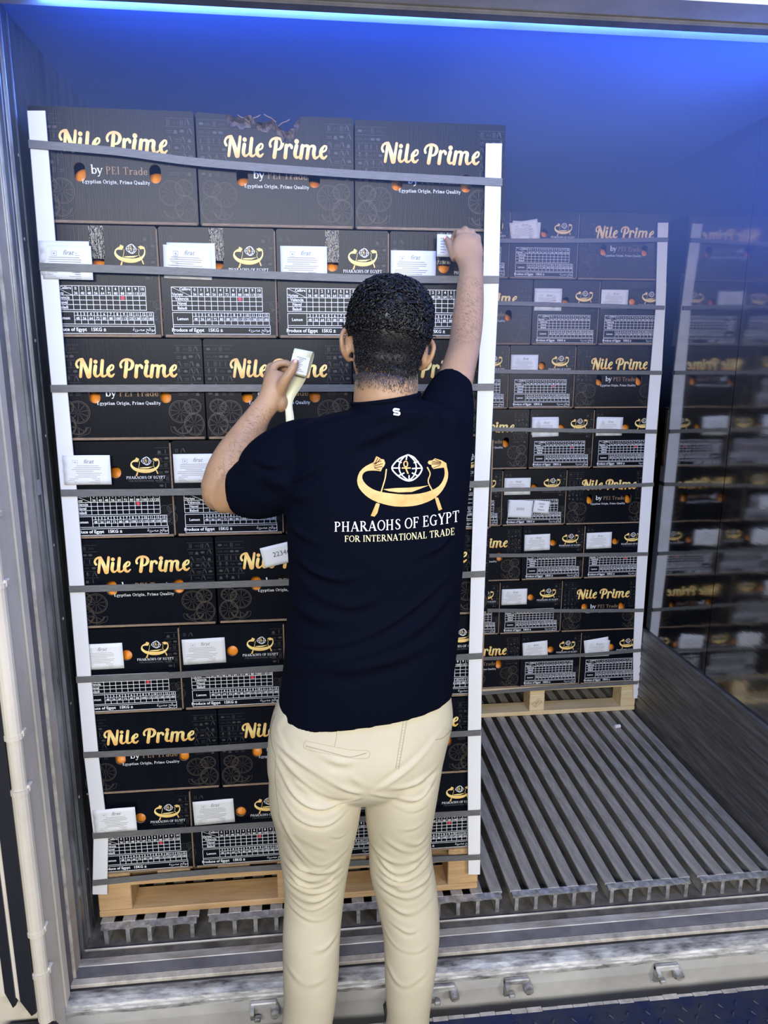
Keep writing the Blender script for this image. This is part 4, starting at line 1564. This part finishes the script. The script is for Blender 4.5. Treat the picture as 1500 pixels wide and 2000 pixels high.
for s in (-1, 1):
    body.ell(hp(s * 0.030, 0.084, 0.024), (0.020, 0.010, 0.006), 10, 8, tilt)   # brow
    ear = [hp(s * 0.072, 0.014, 0.010), hp(s * 0.090, 0.000, 0.016), hp(s * 0.099, -0.010, -0.002), hp(s * 0.093, -0.006, -0.030), hp(s * 0.080, 0.006, -0.046), hp(s * 0.072, 0.014, -0.044)]
    body.tube(catmull([e[:] for e in ear], 3), [0.006] + [0.0058] * 14 + [0.0062], 8)
    body.ell(hp(s * 0.083, 0.004, -0.014), (0.0075, 0.016, 0.030), 12, 10, tilt @ Matrix.Rotation(s * -0.45, 3, 'Z'))
loft(body, [(700, 690, 812, 690, -0.45, 0.95), (693, 745, 816, 748, -0.462, 0.95), (690, 785, 815, 775, -0.465, 0.95), (690, 815, 818, 805, -0.455, 0.8), (670, 850, 840, 840, -0.440, 0.5)], n=48, sub=6, level=True)
# trunk, hidden
loft(body, [(600, 850, 890, 850, -0.44, 0.42), (600, 950, 885, 950, -0.445, 0.55), (605, 1100, 870, 1100, -0.44, 0.6), (600, 1250, 860, 1250, -0.44, 0.6), (580, 1400, 850, 1400, -0.44, 0.6), (560, 1480, 830, 1480, -0.44, 0.6)], n=20)
for rows in ([(560, 1480, 690, 1480, -0.44), (575, 1650, 670, 1650, -0.44), (580, 1750, 650, 1750, -0.43), (575, 1850, 640, 1850, -0.44), (580, 1960, 630, 1960, -0.44), (580, 2040, 625, 2040, -0.44)],
             [(710, 1480, 835, 1480, -0.44), (735, 1640, 825, 1640, -0.44), (755, 1760, 830, 1760, -0.43), (770, 1850, 835, 1850, -0.43), (775, 1960, 822, 1960, -0.43), (775, 2040, 820, 2040, -0.43)]):
    loft(body, rows, n=14)
# right arm, reaching up to the carton
loft(body, [(845, 850, 905, 838, -0.42), (848, 790, 918, 782, -0.395), (854, 744, 923, 744, -0.365), (868, 706, 931, 704, -0.325), (877, 676, 937, 674, -0.285), (882, 636, 942, 636, -0.24), (887, 600, 944, 600, -0.20),
            (893, 560, 944, 560, -0.160), (897, 532, 943, 532, -0.132), (893, 512, 943, 512, -0.113, 0.72), (883, 492, 944, 492, -0.098, 0.50), (885, 473, 940, 474, -0.088, 0.46), (892, 459, 932, 462, -0.078, 0.42)], n=44, sub=5)


def finger(pts, r0, r1, sub=4):
    P = catmull([p[:] for p in pts], sub)
    body.tube([Vector(p) for p in P], [r0 + (r1 - r0) * i / (len(P) - 1) for i in range(len(P))], 10)
    body.ell(P[-1], (r1, r1, r1), 10, 8)


A = at
finger([A(897, 478, -0.082), A(896, 455, -0.066), A(889, 458, -0.038), A(884, 470, -0.030)], 0.0105, 0.0078)
finger([A(910, 474, -0.082), A(909, 449, -0.062), A(903, 453, -0.034), A(897, 470, -0.028)], 0.0108, 0.0080)
finger([A(922, 474, -0.082), A(921, 453, -0.062), A(915, 459, -0.036), A(908, 476, -0.030)], 0.0102, 0.0078)
finger([A(933, 480, -0.082), A(933, 463, -0.066), A(927, 469, -0.042), A(920, 482, -0.036)], 0.0092, 0.0068)
finger([A(891, 506, -0.098), A(883, 488, -0.082), A(877, 474, -0.064), A(871, 466, -0.050)], 0.0140, 0.0082)
# left arm, elbow out, hand holding the strip of labels up in front
loft(body, [(590, 870, 585, 950, -0.44, 0.9), (555, 880, 560, 985, -0.425, 0.85), (505, 900, 520, 1000, -0.405, 0.85), (455, 915, 478, 1000, -0.385, 0.9), (408, 940, 440, 1001, -0.365, 0.95)], n=40, sub=5)
body.ell(at(428, 962, -0.365), (0.040, 0.040, 0.044), 16, 12)
loft(body, [(393, 975, 462, 1002, -0.365, 0.9), (394, 945, 485, 985, -0.362, 0.85), (404, 908, 490, 945, -0.352, 0.85), (423, 873, 500, 908, -0.340, 0.85), (455, 833, 514, 862, -0.325, 0.85), (482, 801, 528, 822, -0.310, 0.80),
            (502, 775, 545, 797, -0.300, 0.75), (511, 755, 556, 778, -0.292, 0.78), (516, 736, 562, 752, -0.286, 0.72), (526, 718, 558, 734, -0.280, 0.65)], n=44, sub=5)
body.ell(at(548, 786, -0.290), (0.018, 0.020, 0.024), 12, 10)
finger([A(545, 765, -0.300), A(556, 744, -0.312), A(568, 726, -0.316), A(576, 709, -0.312)], 0.0150, 0.0095)          # thumb
finger([A(532, 728, -0.282), A(537, 714, -0.272), A(556, 709, -0.268), A(574, 716, -0.280)], 0.0105, 0.0080)          # index
finger([A(527, 732, -0.278), A(528, 716, -0.252), A(548, 716, -0.240), A(566, 727, -0.262)], 0.0108, 0.0082)
finger([A(522, 742, -0.275), A(524, 730, -0.245), A(545, 732, -0.232), A(560, 742, -0.258)], 0.0104, 0.0080)
finger([A(520, 756, -0.275), A(524, 748, -0.250), A(544, 752, -0.240), A(556, 762, -0.262)], 0.0092, 0.0072)
me = fuse(body, 'body', 0.0034, 3, 0.5)
body_o = finish(me, 'body', M_SKIN, person)
# nails
for tip, side in ((A(577, 706, -0.3215), 0), (A(870, 465, -0.0575), 0)):
    g = MB()
    g.ell(tip, (0.0050, 0.0016, 0.0062), 10, 6, Matrix.Rotation(math.radians(25 if tip.x < 0.9 else -35), 3, 'Y'))
    g.v = [tuple(Vector(v) - PB) for v in g.v]
    g.build('fingernail', M_NAIL, body_o, smooth=True)

bmh = bmesh.new()
bmh.from_mesh(body_o.data)
bvh = BVHTree.FromBMesh(bmh)
bmh.free()
CL = CAM - PB


def hit(tree, px, py):
    r = tree.ray_cast(CL, ray(px, py).normalized())
    return r[0], r[1]


# ---- hair: cap plus curly tufts, clipped short towards the nape
hair = MB()
R = random.Random(11)
capV, capF = [], []
nu, nv = 48, 30


def skull(th, ph):
    """point on the head, th degrees down from the crown (past 90 it runs down the nape), ph = 0 at the back; returns place and outward direction"""
    if th <= 90:
        a = math.radians(th)
        d = Vector((math.sin(a) * math.sin(ph), -math.sin(a) * math.cos(ph), math.cos(a)))
        p = Vector((d.x * 0.0775, -0.006 + d.y * 0.096, 0.018 + d.z * 0.102))
    else:
        t = (th - 90) / 60.0
        d = Vector((math.sin(ph), -math.cos(ph), 0))
        p = Vector((d.x * (0.0775 - 0.009 * t), -0.006 - 0.016 * t + d.y * (0.096 - 0.030 * t), 0.018 - 0.128 * t))
    p, d = HC + tilt @ p - PB, tilt @ d
    if th > 60:
        h = bvh.ray_cast(p + d * 0.06, -d, 0.12)
        if h[0] is not None and (h[0] - p).length < 0.012:
            p = h[0]
    return p, d


def hair_len(th):
    if th <= 90:
        return 0.009 + 0.013 * math.exp(-((th - 45) / 34) ** 2)
    return max(0.0015, 0.0095 - 0.0080 * min(1.0, (th - 90) / 42))


def low(ph):
    c = math.cos(ph)
    return 131 if c > 0.34 else (96 if c > -0.2 else 86)


for j in range(nv + 1):
    for i in range(nu):
        ph = 2 * math.pi * i / nu
        th = low(ph) * j / nv
        g = hair_len(th) * 0.85 * (1 + 0.25 * R.uniform(-1, 1)) if j < nv - 1 else (0.0012 if j < nv else -0.003)
        p, d = skull(th, ph)
        capV.append(p + d * g)
for j in range(nv):
    for i in range(nu):
        a, c = j * nu + i, j * nu + (i + 1) % nu
        capF.append((a, c, c + nu, a + nu))
hair.add(capV, capF)
for k in range(4200):
    if R.random() < 0.62:
        th, ph = math.degrees(math.acos(R.uniform(0.0, 1.0))), R.uniform(-math.pi, math.pi)
    else:
        th, ph = R.uniform(86, 133), R.uniform(-1.75, 1.75)
    if th > low(ph) + 2:
        continue
    L = hair_len(th)
    curl = R.uniform(0.004, 0.010) if th < 92 else 0.0028
    p, nrm = skull(th, ph)
    p0 = p + nrm * (L * 0.5)
    side = nrm.cross(Vector((R.uniform(-1, 1), R.uniform(-1, 1), R.uniform(-1, 1)))).normalized()
    up = nrm.cross(side)
    pts = []
    for q in range(5):
        a = q * 1.25
        pts.append(p0 + nrm * (L * 0.62 * math.sin(min(1.0, q / 3.2) * 1.5)) + side * (curl * math.sin(a)) + up * (curl * (1 - math.cos(a)) * 0.6))
    w = R.uniform(0.0012, 0.0028) if th < 95 else 0.0010
    hair.tube(pts, [w, w, w, w * .8, w * .3], 3, cap=False, ref=(0.3, 0.5, 0.8))
hair_o = hair.build('hair', M_HAIR, person, smooth=True)
stub = MB()
for k in range(9000):
    ph = R.uniform(-1.25, 1.25)
    t = R.uniform(112, 150)
    if R.random() < max(0.0, (t - 130) / 20) ** 0.7:
        continue
    p, nrm = skull(t, ph)
    d = tilt @ Vector((R.uniform(-1, 1) * 0.0012, 0, -0.0042)) + nrm * 0.0016
    stub.tube([p - nrm * 0.0004, p + d], [0.00042, 0.0002], 3, cap=False)
so = stub.build('clipped_hair', M_HAIR, hair_o)
so['kind'] = 'stuff'
# fine dark hair on the forearms
fh = MB()
for k in range(900):
    if R.random() < 0.5:
        t = R.random()
        px, py = 912 + R.uniform(-26, 26) + (1 - t) * 2, 540 + t * 130
        d = Vector((R.uniform(-.3, 1.0), -0.2, R.uniform(-1.0, -.2)))
    else:
        t = R.random()
        px, py = 440 + t * 85 + R.uniform(-30, 30), 930 - t * 130 + R.uniform(-18, 18)
        d = Vector((R.uniform(-.3, 1.0), -0.2, R.uniform(-1.0, .3)))
    p, nn = hit(bvh, px, py)
    if p is None or (p - CL).length > 2.4:
        continue
    d = (d - nn * d.dot(nn)).normalized() * R.uniform(0.006, 0.012)
    fh.tube([p - nn * 0.0004, p + d * .5 + nn * 0.0010, p + d + nn * 0.0004], [0.00016, 0.00014, 0.00006], 3, cap=False)
fo = fh.build('arm_hair', M_FINEHAIR, body_o)
fo['kind'] = 'stuff'

# ---- t-shirt
sh = MB()
loft(sh, [(540, 1398, 882, 1346, -0.452, 0.60), (544, 1370, 883, 1326, -0.452, 0.61), (552, 1310, 886, 1300, -0.452, 0.62), (557, 1240, 893, 1235, -0.450, 0.62), (564, 1150, 899, 1144, -0.450, 0.60), (560, 1040, 907, 1035, -0.452, 0.58),
          (557, 960, 914, 955, -0.452, 0.55), (560, 890, 919, 885, -0.450, 0.50), (572, 838, 915, 825, -0.450, 0.50), (628, 814, 885, 797, -0.458, 0.66), (682, 802, 830, 783, -0.464, 0.98), (686, 795, 820, 775, -0.466, 1.02), (685, 786, 821, 766, -0.466, 1.03)], n=64, power=2.3, level=True)
loft(sh, [(640, 815, 640, 1000, -0.440, 0.60), (590, 819, 585, 1005, -0.435, 0.66), (541, 842, 545, 1006, -0.420, 0.72), (490, 884, 518, 1014, -0.402, 0.80), (458, 904, 492, 1010, -0.392, 0.84), (436, 920, 474, 998, -0.384, 0.86)], n=48, power=2.1)
loft(sh, [(790, 860, 920, 900, -0.435, 0.65), (808, 810, 924, 835, -0.420, 0.66), (826, 772, 925, 792, -0.400, 0.72), (841, 748, 922, 765, -0.380, 0.84), (849, 738, 918, 750, -0.366, 0.95)], n=48, power=2.1)
me = fuse(sh, 't_shirt', 0.0044, 8, 0.5)
SX = lambda x, y: (430 + x * 0.3701, 700 + y * 0.3701)
sl = [[(340, 1000), (450, 1130), (620, 1180), (760, 1150)], [(360, 1100), (480, 1260), (680, 1320), (820, 1280)], [(400, 1560), (640, 1520), (900, 1410), (1230, 1180)], [(520, 1620), (800, 1560), (1050, 1440), (1250, 1270)],
      [(640, 1660), (900, 1600), (1240, 1480)], [(330, 1700), (520, 1660), (760, 1640)], [(360, 1350), (520, 1400), (700, 1390)], [(350, 780), (450, 740), (560, 650)], [(330, 700), (470, 620), (600, 480)],
      [(180, 640), (320, 700), (420, 690)], [(120, 560), (260, 600), (380, 560)], [(1100, 180), (1160, 280), (1170, 420)], [(1180, 160), (1260, 260), (1290, 400)], [(640, 500), (820, 420), (1060, 330)], [(1040, 1060), (1160, 1020), (1260, 940)],
      [(350, 880), (420, 960), (560, 1010)]]
folds(me, [[SX(x, y) for x, y in L] for L in sl], -0.58, 0.011, 0.0065)
shirt_o = finish(me, 't_shirt', M_SHIRT, person)
bms = bmesh.new()
bms.from_mesh(shirt_o.data)
stree = BVHTree.FromBMesh(bms)
bms.free()


def print_on(tree, S, fmap, name, m, parent, lift=0.0012, maxedge=14.0):
    """lay flat print on cloth: every corner is set on the surface under its measured place"""
    bm = bmesh.new()
    for i, poly in enumerate(S):
        vs = [bm.verts.new((p[0], p[1], (i % 23) * 1.2e-5)) for p in poly]
        try:
            bm.faces.new(vs)
        except ValueError:
            pass
    for it in range(3):
        es = [e for e in bm.edges if e.calc_length() > maxedge]
        if not es:
            break
        bmesh.ops.subdivide_edges(bm, edges=es, cuts=1, use_grid_fill=True)
    bmesh.ops.triangulate(bm, faces=[f for f in bm.faces if len(f.verts) > 4])
    for v in bm.verts:
        px, py = fmap(v.co.x, v.co.y)
        p, nn = hit(tree, px, py)
        if p is None:
            p, nn = at(px, py, -0.55) - PB, Vector((0, -1, 0))
        v.co = p + nn * (lift + v.co.z)
    me = bpy.data.meshes.new(name)
    bm.to_mesh(me)
    bm.free()
    me.materials.append(m)
    return obj(name, me, parent)


gold, white, dark, ankh = boat_emblem()
EM = lambda x, y: (640 + (x + 783) * 0.18667, 860 + (430 - y) * 0.18667)
print_on(stree, gold, EM, 'boat_print', M_GOLDFLAT, shirt_o, 0.0010, 40)
print_on(stree, white, EM, 'globe_print', M_WHITEINK, shirt_o, 0.0012, 40)
print_on(stree, ankh, EM, 'ankh_print', M_GOLDFLAT, shirt_o, 0.0014, 40)
print_on(stree, dark, EM, 'petal_lines', M_SHIRT, shirt_o, 0.0016, 40)


def curve_text(x0, x1, y0, rise, h0, h1, width):
    """baseline bending upward to the right as the cloth turns away"""
    def f(x, y):
        u = x / width
        return (x0 + (x1 - x0) * (u * 1.05 - 0.05 * u * u), y0 - rise * (u ** 2.2) - y * (h0 + (h1 - h0) * u))
    return f


t1, k1 = serif_text('PHARAOHS OF EGYPT', 15.0, 0.03)
t1 = xf(t1, 1, 1 / k1)
print_on(stree, t1, curve_text(653, 897, 1038, 20, 19, 22, 15.0), 'white_lettering', M_WHITEINK, shirt_o, 0.0012, 1.0)
t2, k2 = serif_text('FOR INTERNATIONAL TRADE', 19.0, 0.03)
t2 = xf(t2, 1, 1 / k2)
print_on(stree, t2, curve_text(673, 888, 1058, 14, 12, 14, 19.0), 'cream_lettering', mat('cream_print', (0.80, 0.74, 0.42), 0.6), shirt_o, 0.0012, 1.0)
mk = stroke([(0.8, 0.72, .2), (0.3, 0.8, .2), (0.22, 0.58, .2), (0.5, 0.5, .2), (0.78, 0.4, .2), (0.7, 0.18, .2), (0.18, 0.26, .2)], True, False, 3)
print_on(stree, mk, lambda x, y: (765 + x * 19, 813 - y * 17), 'neck_mark', M_WHITEINK, shirt_o, 0.0012, 1.0)
# collar band round the neck
col = MB()
ca, cb = at(687, 789, -0.466), at(819, 769, -0.466)
cc, cr = (ca + cb) / 2, (cb - ca).length / 2
cx = (cb - ca).normalized()
cp = [cc + cx * (cr * math.cos(2 * math.pi * k / 32)) + Vector((0, cr * 1.02 * math.sin(2 * math.pi * k / 32), 0)) - PB for k in range(33)]
col.tube(cp, 0.0048, 8, ref=(0, 0, 1))
col.build('collar', M_SHIRT, shirt_o, smooth=True)

# ---- trousers
tr = MB()
loft(tr, [(546, 1360, 878, 1345, -0.448, 0.58), (530, 1405, 882, 1395, -0.448, 0.60), (523, 1450, 870, 1445, -0.450, 0.65), (522, 1495, 860, 1490, -0.450, 0.62), (528, 1525, 853, 1520, -0.448, 0.50), (545, 1548, 840, 1545, -0.445, 0.34)], n=64, power=2.4, level=True)
loft(tr, [(526, 1470, 690, 1480, -0.452, 1.20), (525, 1545, 706, 1552, -0.452, 1.16), (535, 1595, 701, 1600, -0.450, 1.08), (543, 1648, 690, 1648, -0.446, 1.0), (552, 1703, 679, 1702, -0.440, 0.95), (555, 1758, 671, 1758, -0.435, 0.95),
          (552, 1832, 664, 1832, -0.445, 0.98), (553, 1905, 661, 1905, -0.450, 0.98), (554, 1960, 655, 1960, -0.448, 0.98), (551, 1998, 649, 1998, -0.446, 1.0), (550, 2040, 648, 2040, -0.446, 1.05)], n=48)
loft(tr, [(712, 1480, 864, 1470, -0.452, 1.25), (711, 1550, 853, 1540, -0.452, 1.22), (714, 1595, 846, 1590, -0.449, 1.14), (720, 1640, 841, 1636, -0.444, 1.04), (722, 1695, 845, 1690, -0.438, 0.95), (734, 1745, 853, 1742, -0.432, 0.95),
          (747, 1813, 858, 1808, -0.438, 0.98), (751, 1868, 854, 1865, -0.445, 0.98), (753, 1942, 844, 1936, -0.446, 1.0), (756, 1985, 838, 1985, -0.444, 1.0), (748, 2030, 838, 2030, -0.444, 1.05)], n=48)
me = fuse(tr, 'trousers', 0.0040, 6, 0.5)
TX = lambda x, y: (450 + x * 0.36667, 1300 + y * 0.36667)
tl = [[(230, 560), (330, 690), (480, 750), (640, 735), (705, 690), 1.5], [(240, 700), (340, 800), (500, 835), (650, 790), 0.8], [(240, 480), (430, 560), (600, 640), (710, 672), 1.1], [(240, 520), (380, 620), (540, 690), (690, 690), 0.8],
      [(800, 625), (950, 632), (1095, 585), 1.2], [(740, 670), (880, 715), (1000, 710), (1090, 650), 1.4], [(1170, 360), (1010, 500), (880, 590), (760, 655), 0.8], [(270, 830), (340, 980), (470, 1100), (620, 1040), 1.1],
      [(280, 930), (370, 1060), (470, 1130), (600, 1100), 0.7], [(280, 1080), (400, 1150), (540, 1165), (620, 1110), 0.9], [(280, 1160), (420, 1215), (600, 1165), 1.2], [(283, 1210), (420, 1262), (596, 1215), 1.2],
      [(288, 1265), (420, 1312), (590, 1262), 1.2], [(295, 1318), (430, 1362), (585, 1305), 1.1], [(305, 1370), (440, 1410), (580, 1350), 0.8], [(300, 1420), (450, 1480), (572, 1440), 0.6], [(430, 1632), (500, 1625), (572, 1585), 0.7],
      [(840, 990), (950, 1050), (1070, 1040), 0.8], [(760, 1080), (900, 1128), (1082, 1085), 1.2], [(780, 1130), (910, 1180), (1088, 1135), 1.2], [(792, 1185), (930, 1232), (1095, 1185), 1.2], [(800, 1240), (950, 1285), (1100, 1235), 1.1],
      [(815, 1300), (960, 1345), (1105, 1295), 1.0], [(830, 1372), (960, 1420), (1100, 1372), 0.8], [(860, 1490), (960, 1520), (1040, 1510), 0.6], [(822, 1560), (900, 1615), (1000, 1632), (1080, 1600), 0.7], [(830, 1730), (930, 1815), (1060, 1760), 0.9],
      [(300, 1740), (400, 1800), (500, 1780), 0.5], [(300, 560), (360, 640), (430, 690), 0.6], [(640, 560), (700, 600), (760, 640), 0.5], [(880, 760), (960, 790), (1060, 770), 0.5], [(330, 900), (430, 960), (520, 1000), 0.5],
      [(900, 960), (1000, 1000), (1065, 980), 0.6], [(520, 900), (580, 940), (640, 930), 0.4], [(310, 1110), (380, 1140), (460, 1145), 0.8], [(520, 1240), (560, 1225), (595, 1195), 0.9], [(300, 1240), (350, 1262), (410, 1275), 0.8],
      [(980, 1110), (1040, 1120), (1085, 1110), 0.8], [(805, 1205), (860, 1240), (930, 1255), 0.8], [(1000, 1265), (1060, 1268), (1100, 1250), 0.8], [(410, 420), (560, 490), (700, 480), 0.9], [(920, 900), (1000, 890), (1060, 870), 0.4], [(300, 500), (250, 400), (300, 320), 0.7]]
folds(me, [[TX(*q) if not isinstance(q, (int, float)) else q for q in L] for L in tl], -0.57, 0.0060, 0.0045, 4)
tr_o = finish(me, 'trousers', M_CHINO, person)
bms = bmesh.new()
bms.from_mesh(tr_o.data)
ttree = BVHTree.FromBMesh(bms)
bms.free()


def seam(pts, w, name, dash=False):
    S = []
    P = [TX(*q) for q in pts]
    C = catmull([(x, y, w) for x, y in P], 10)
    if dash:
        for i in range(0, len(C) - 1, 2):
            S += stroke(C[i:i + 2], False, False)
    else:
        S = stroke(C, False, False)
    return print_on(ttree, S, lambda x, y: (x, y), name, M_CHINOSEAM, tr_o, 0.0006, 12)


seam([(945, 265), (930, 350), (915, 440), (895, 550)], 1.1, 'back_seam')
seam([(925, 268), (912, 350), (897, 440), (880, 550)], 0.9, 'back_seam')
for y in range(280, 550, 16):
    x = 936 - (y - 268) * 0.16
    seam([(x - 9, y), (x + 9, y + 1)], 0.7, 'stitch')
seam([(570, 325), (565, 380), (555, 430)], 0.8, 'dart_seam')
pk = [(400, 400), (520, 425), (640, 448), (735, 455), (728, 492), (640, 492), (520, 470), (398, 440), (400, 400)]
seam(pk, 0.7, 'pocket_outline')
seam([(402, 428), (480, 448), (560, 470), (640, 486), (725, 466)], 2.0, 'pocket_slit')
seam([(1090, 395), (1130, 385), (1180, 340)], 1.6, 'pocket_slit')
seam([(238, 260), (215, 330), (220, 410), (242, 490)], 1.4, 'side_pocket_edge')
seam([(242, 490), (240, 620), (262, 800)], 0.7, 'side_seam')

# ---- shoes on the tread plate
for px, nm in ((602, 'shoe'), (794, 'shoe')):
    c = at(px, 2010, -0.44)
    g = MB()
    prof = [(-0.095, 0.036, 0.05), (-0.06, 0.040, 0.085), (0.0, 0.040, 0.075), (0.07, 0.046, 0.055), (0.13, 0.046, 0.040), (0.175, 0.030, 0.028)]
    n = 14
    V, Fc = [], []
    for y, w, h in prof:
        for k in range(n):
            a = 2 * math.pi * k / n
            V.append((c.x + w * math.cos(a) - PB.x, y - 0.44 - PB.y, ZP + 0.022 - PB.z + max(-0.02, h * math.sin(a) if math.sin(a) > 0 else 0.02 * math.sin(a))))
    for i in range(len(prof) - 1):
        for k in range(n):
            a, b2 = i * n + k, i * n + (k + 1) % n
            Fc.append((a, b2, b2 + n, a + n))
    Fc += [tuple(range(n - 1, -1, -1)), tuple(range((len(prof) - 1) * n, len(prof) * n))]
    g.add(V, Fc)
    so = g.build(nm, M_SHOE, person, smooth=True)
    s2 = MB()
    s2.cbox(c.x - 0.045 - PB.x, c.x + 0.045 - PB.x, -0.535 - PB.y, -0.27 - PB.y, ZP + 0.0005 - PB.z, ZP + 0.022 - PB.z, 0.008)
    s2.build('sole', M_RUBBER, so)

# ---- things in the hands
lp = [A(574, 683, -0.298), A(612, 693, -0.298)]
strip = MB()
rowsL = [(563, 727, -0.304), (570, 701, -0.304), (574, 683, -0.300), (577, 680, -0.292), (578, 686, -0.284), (574, 712, -0.282), (566, 745, -0.284), (557, 779, -0.290), (558, 813, -0.300), (560, 840, -0.305)]
rowsR = [(596, 737, -0.304), (604, 709, -0.304), (610, 690, -0.300), (613, 688, -0.292), (613, 697, -0.284), (605, 724, -0.282), (591, 752, -0.284), (572, 784, -0.290), (574, 813, -0.300), (576, 840, -0.305)]
LL = [Vector(q) for q in catmull([A(*q)[:] for q in rowsL], 4)]
RR = [Vector(q) for q in catmull([A(*q)[:] for q in rowsR], 4)]
base = LL[8].copy()
V, Fc = [], []
for a, c in zip(LL, RR):
    V += [a - base, c - base]
for i in range(len(LL) - 1):
    Fc.append((i * 2, i * 2 + 1, i * 2 + 3, i * 2 + 2))
strip.add(V, Fc)
so = strip.build('label_strip', M_BACKING, smooth=True)
so.location = base
so.modifiers.new('thickness', 'SOLIDIFY').thickness = 0.0004
tag(so, 'curled yellow strip of labels held up in the left hand', 'label strip')
g = MB()
q = [A(572, 690, -0.3060), A(606, 699, -0.3060), A(598, 734, -0.3060), A(564, 725, -0.3060)]
g.add([p - base for p in q], [(0, 1, 2, 3)])
lo = g.build('strip_label', M_PAPER, so)
g = MB()
for k in range(9):
    f = 0.12 + k * 0.09
    a = q[0].lerp(q[3], f)
    c = q[1].lerp(q[2], f)
    m0, m1 = (0.25, 0.8) if k in (0, 8) else (0.5 - 0.06 - 0.12 * ((k * 7) % 3) / 2, 0.5 + 0.06 + 0.12 * ((k * 5) % 3) / 2)
    p0, p1 = a.lerp(c, m0) - base, a.lerp(c, m1) - base
    dz = Vector((0, 0, 0.0007))
    y = Vector((0, -0.0006, 0))
    g.add([p0 - dz + y, p1 - dz + y, p1 + dz + y, p0 + dz + y], [(0, 1, 2, 3)])
g.build('label_lines', M_PAPERINK, lo)
c = A(873, 480, -0.026)
pl = obj('held_label', paper_sheet(0.055, 0.056, 4), None, c)
tag(pl, 'small white label pressed onto the carton by the right hand', 'label')
g = MB()
S = []
for k in range(6):
    S += line(-0.018, 0.018 - k * 0.007, -0.004 - 0.003 * (k % 2), 0.018 - k * 0.007, 0.0012)
g.flat(S, -0.0034)
g.build('label_lines', M_PAPERINK, pl)

# ================================================================== thin cold mist under the ceiling
hz = MB()
hz.box(XL + 0.002, XR - 0.02, -0.30, YB - 0.05, 1.45, 2.452)
hm = bpy.data.materials.new('cold_mist')
hm.use_nodes = True
nt = hm.node_tree
nt.nodes.remove(nt.nodes['Principled BSDF'])
vs = nt.nodes.new('ShaderNodeVolumeScatter')
vs.inputs['Color'].default_value = (0.42, 0.60, 1.0, 1)
vs.inputs['Anisotropy'].default_value = 0.0
tc = nt.nodes.new('ShaderNodeTexCoord')
sp = nt.nodes.new('ShaderNodeSeparateXYZ')
mr = nt.nodes.new('ShaderNodeMapRange')
mr.interpolation_type = 'SMOOTHSTEP'
mr.inputs['From Min'].default_value = 1.5
mr.inputs['From Max'].default_value = 2.4
mr.inputs['To Min'].default_value = 0.0
mr.inputs['To Max'].default_value = 0.37
nt.links.new(tc.outputs['Object'], sp.inputs[0])
nt.links.new(sp.outputs['Z'], mr.inputs['Value'])
nt.links.new(mr.outputs['Result'], vs.inputs['Density'])
nt.links.new(vs.outputs['Volume'], nt.nodes['Material Output'].inputs['Volume'])
ho = hz.build('cold_mist', hm)
tag(ho, 'thin bluish cold mist hanging under the container ceiling', 'mist', kind='stuff')
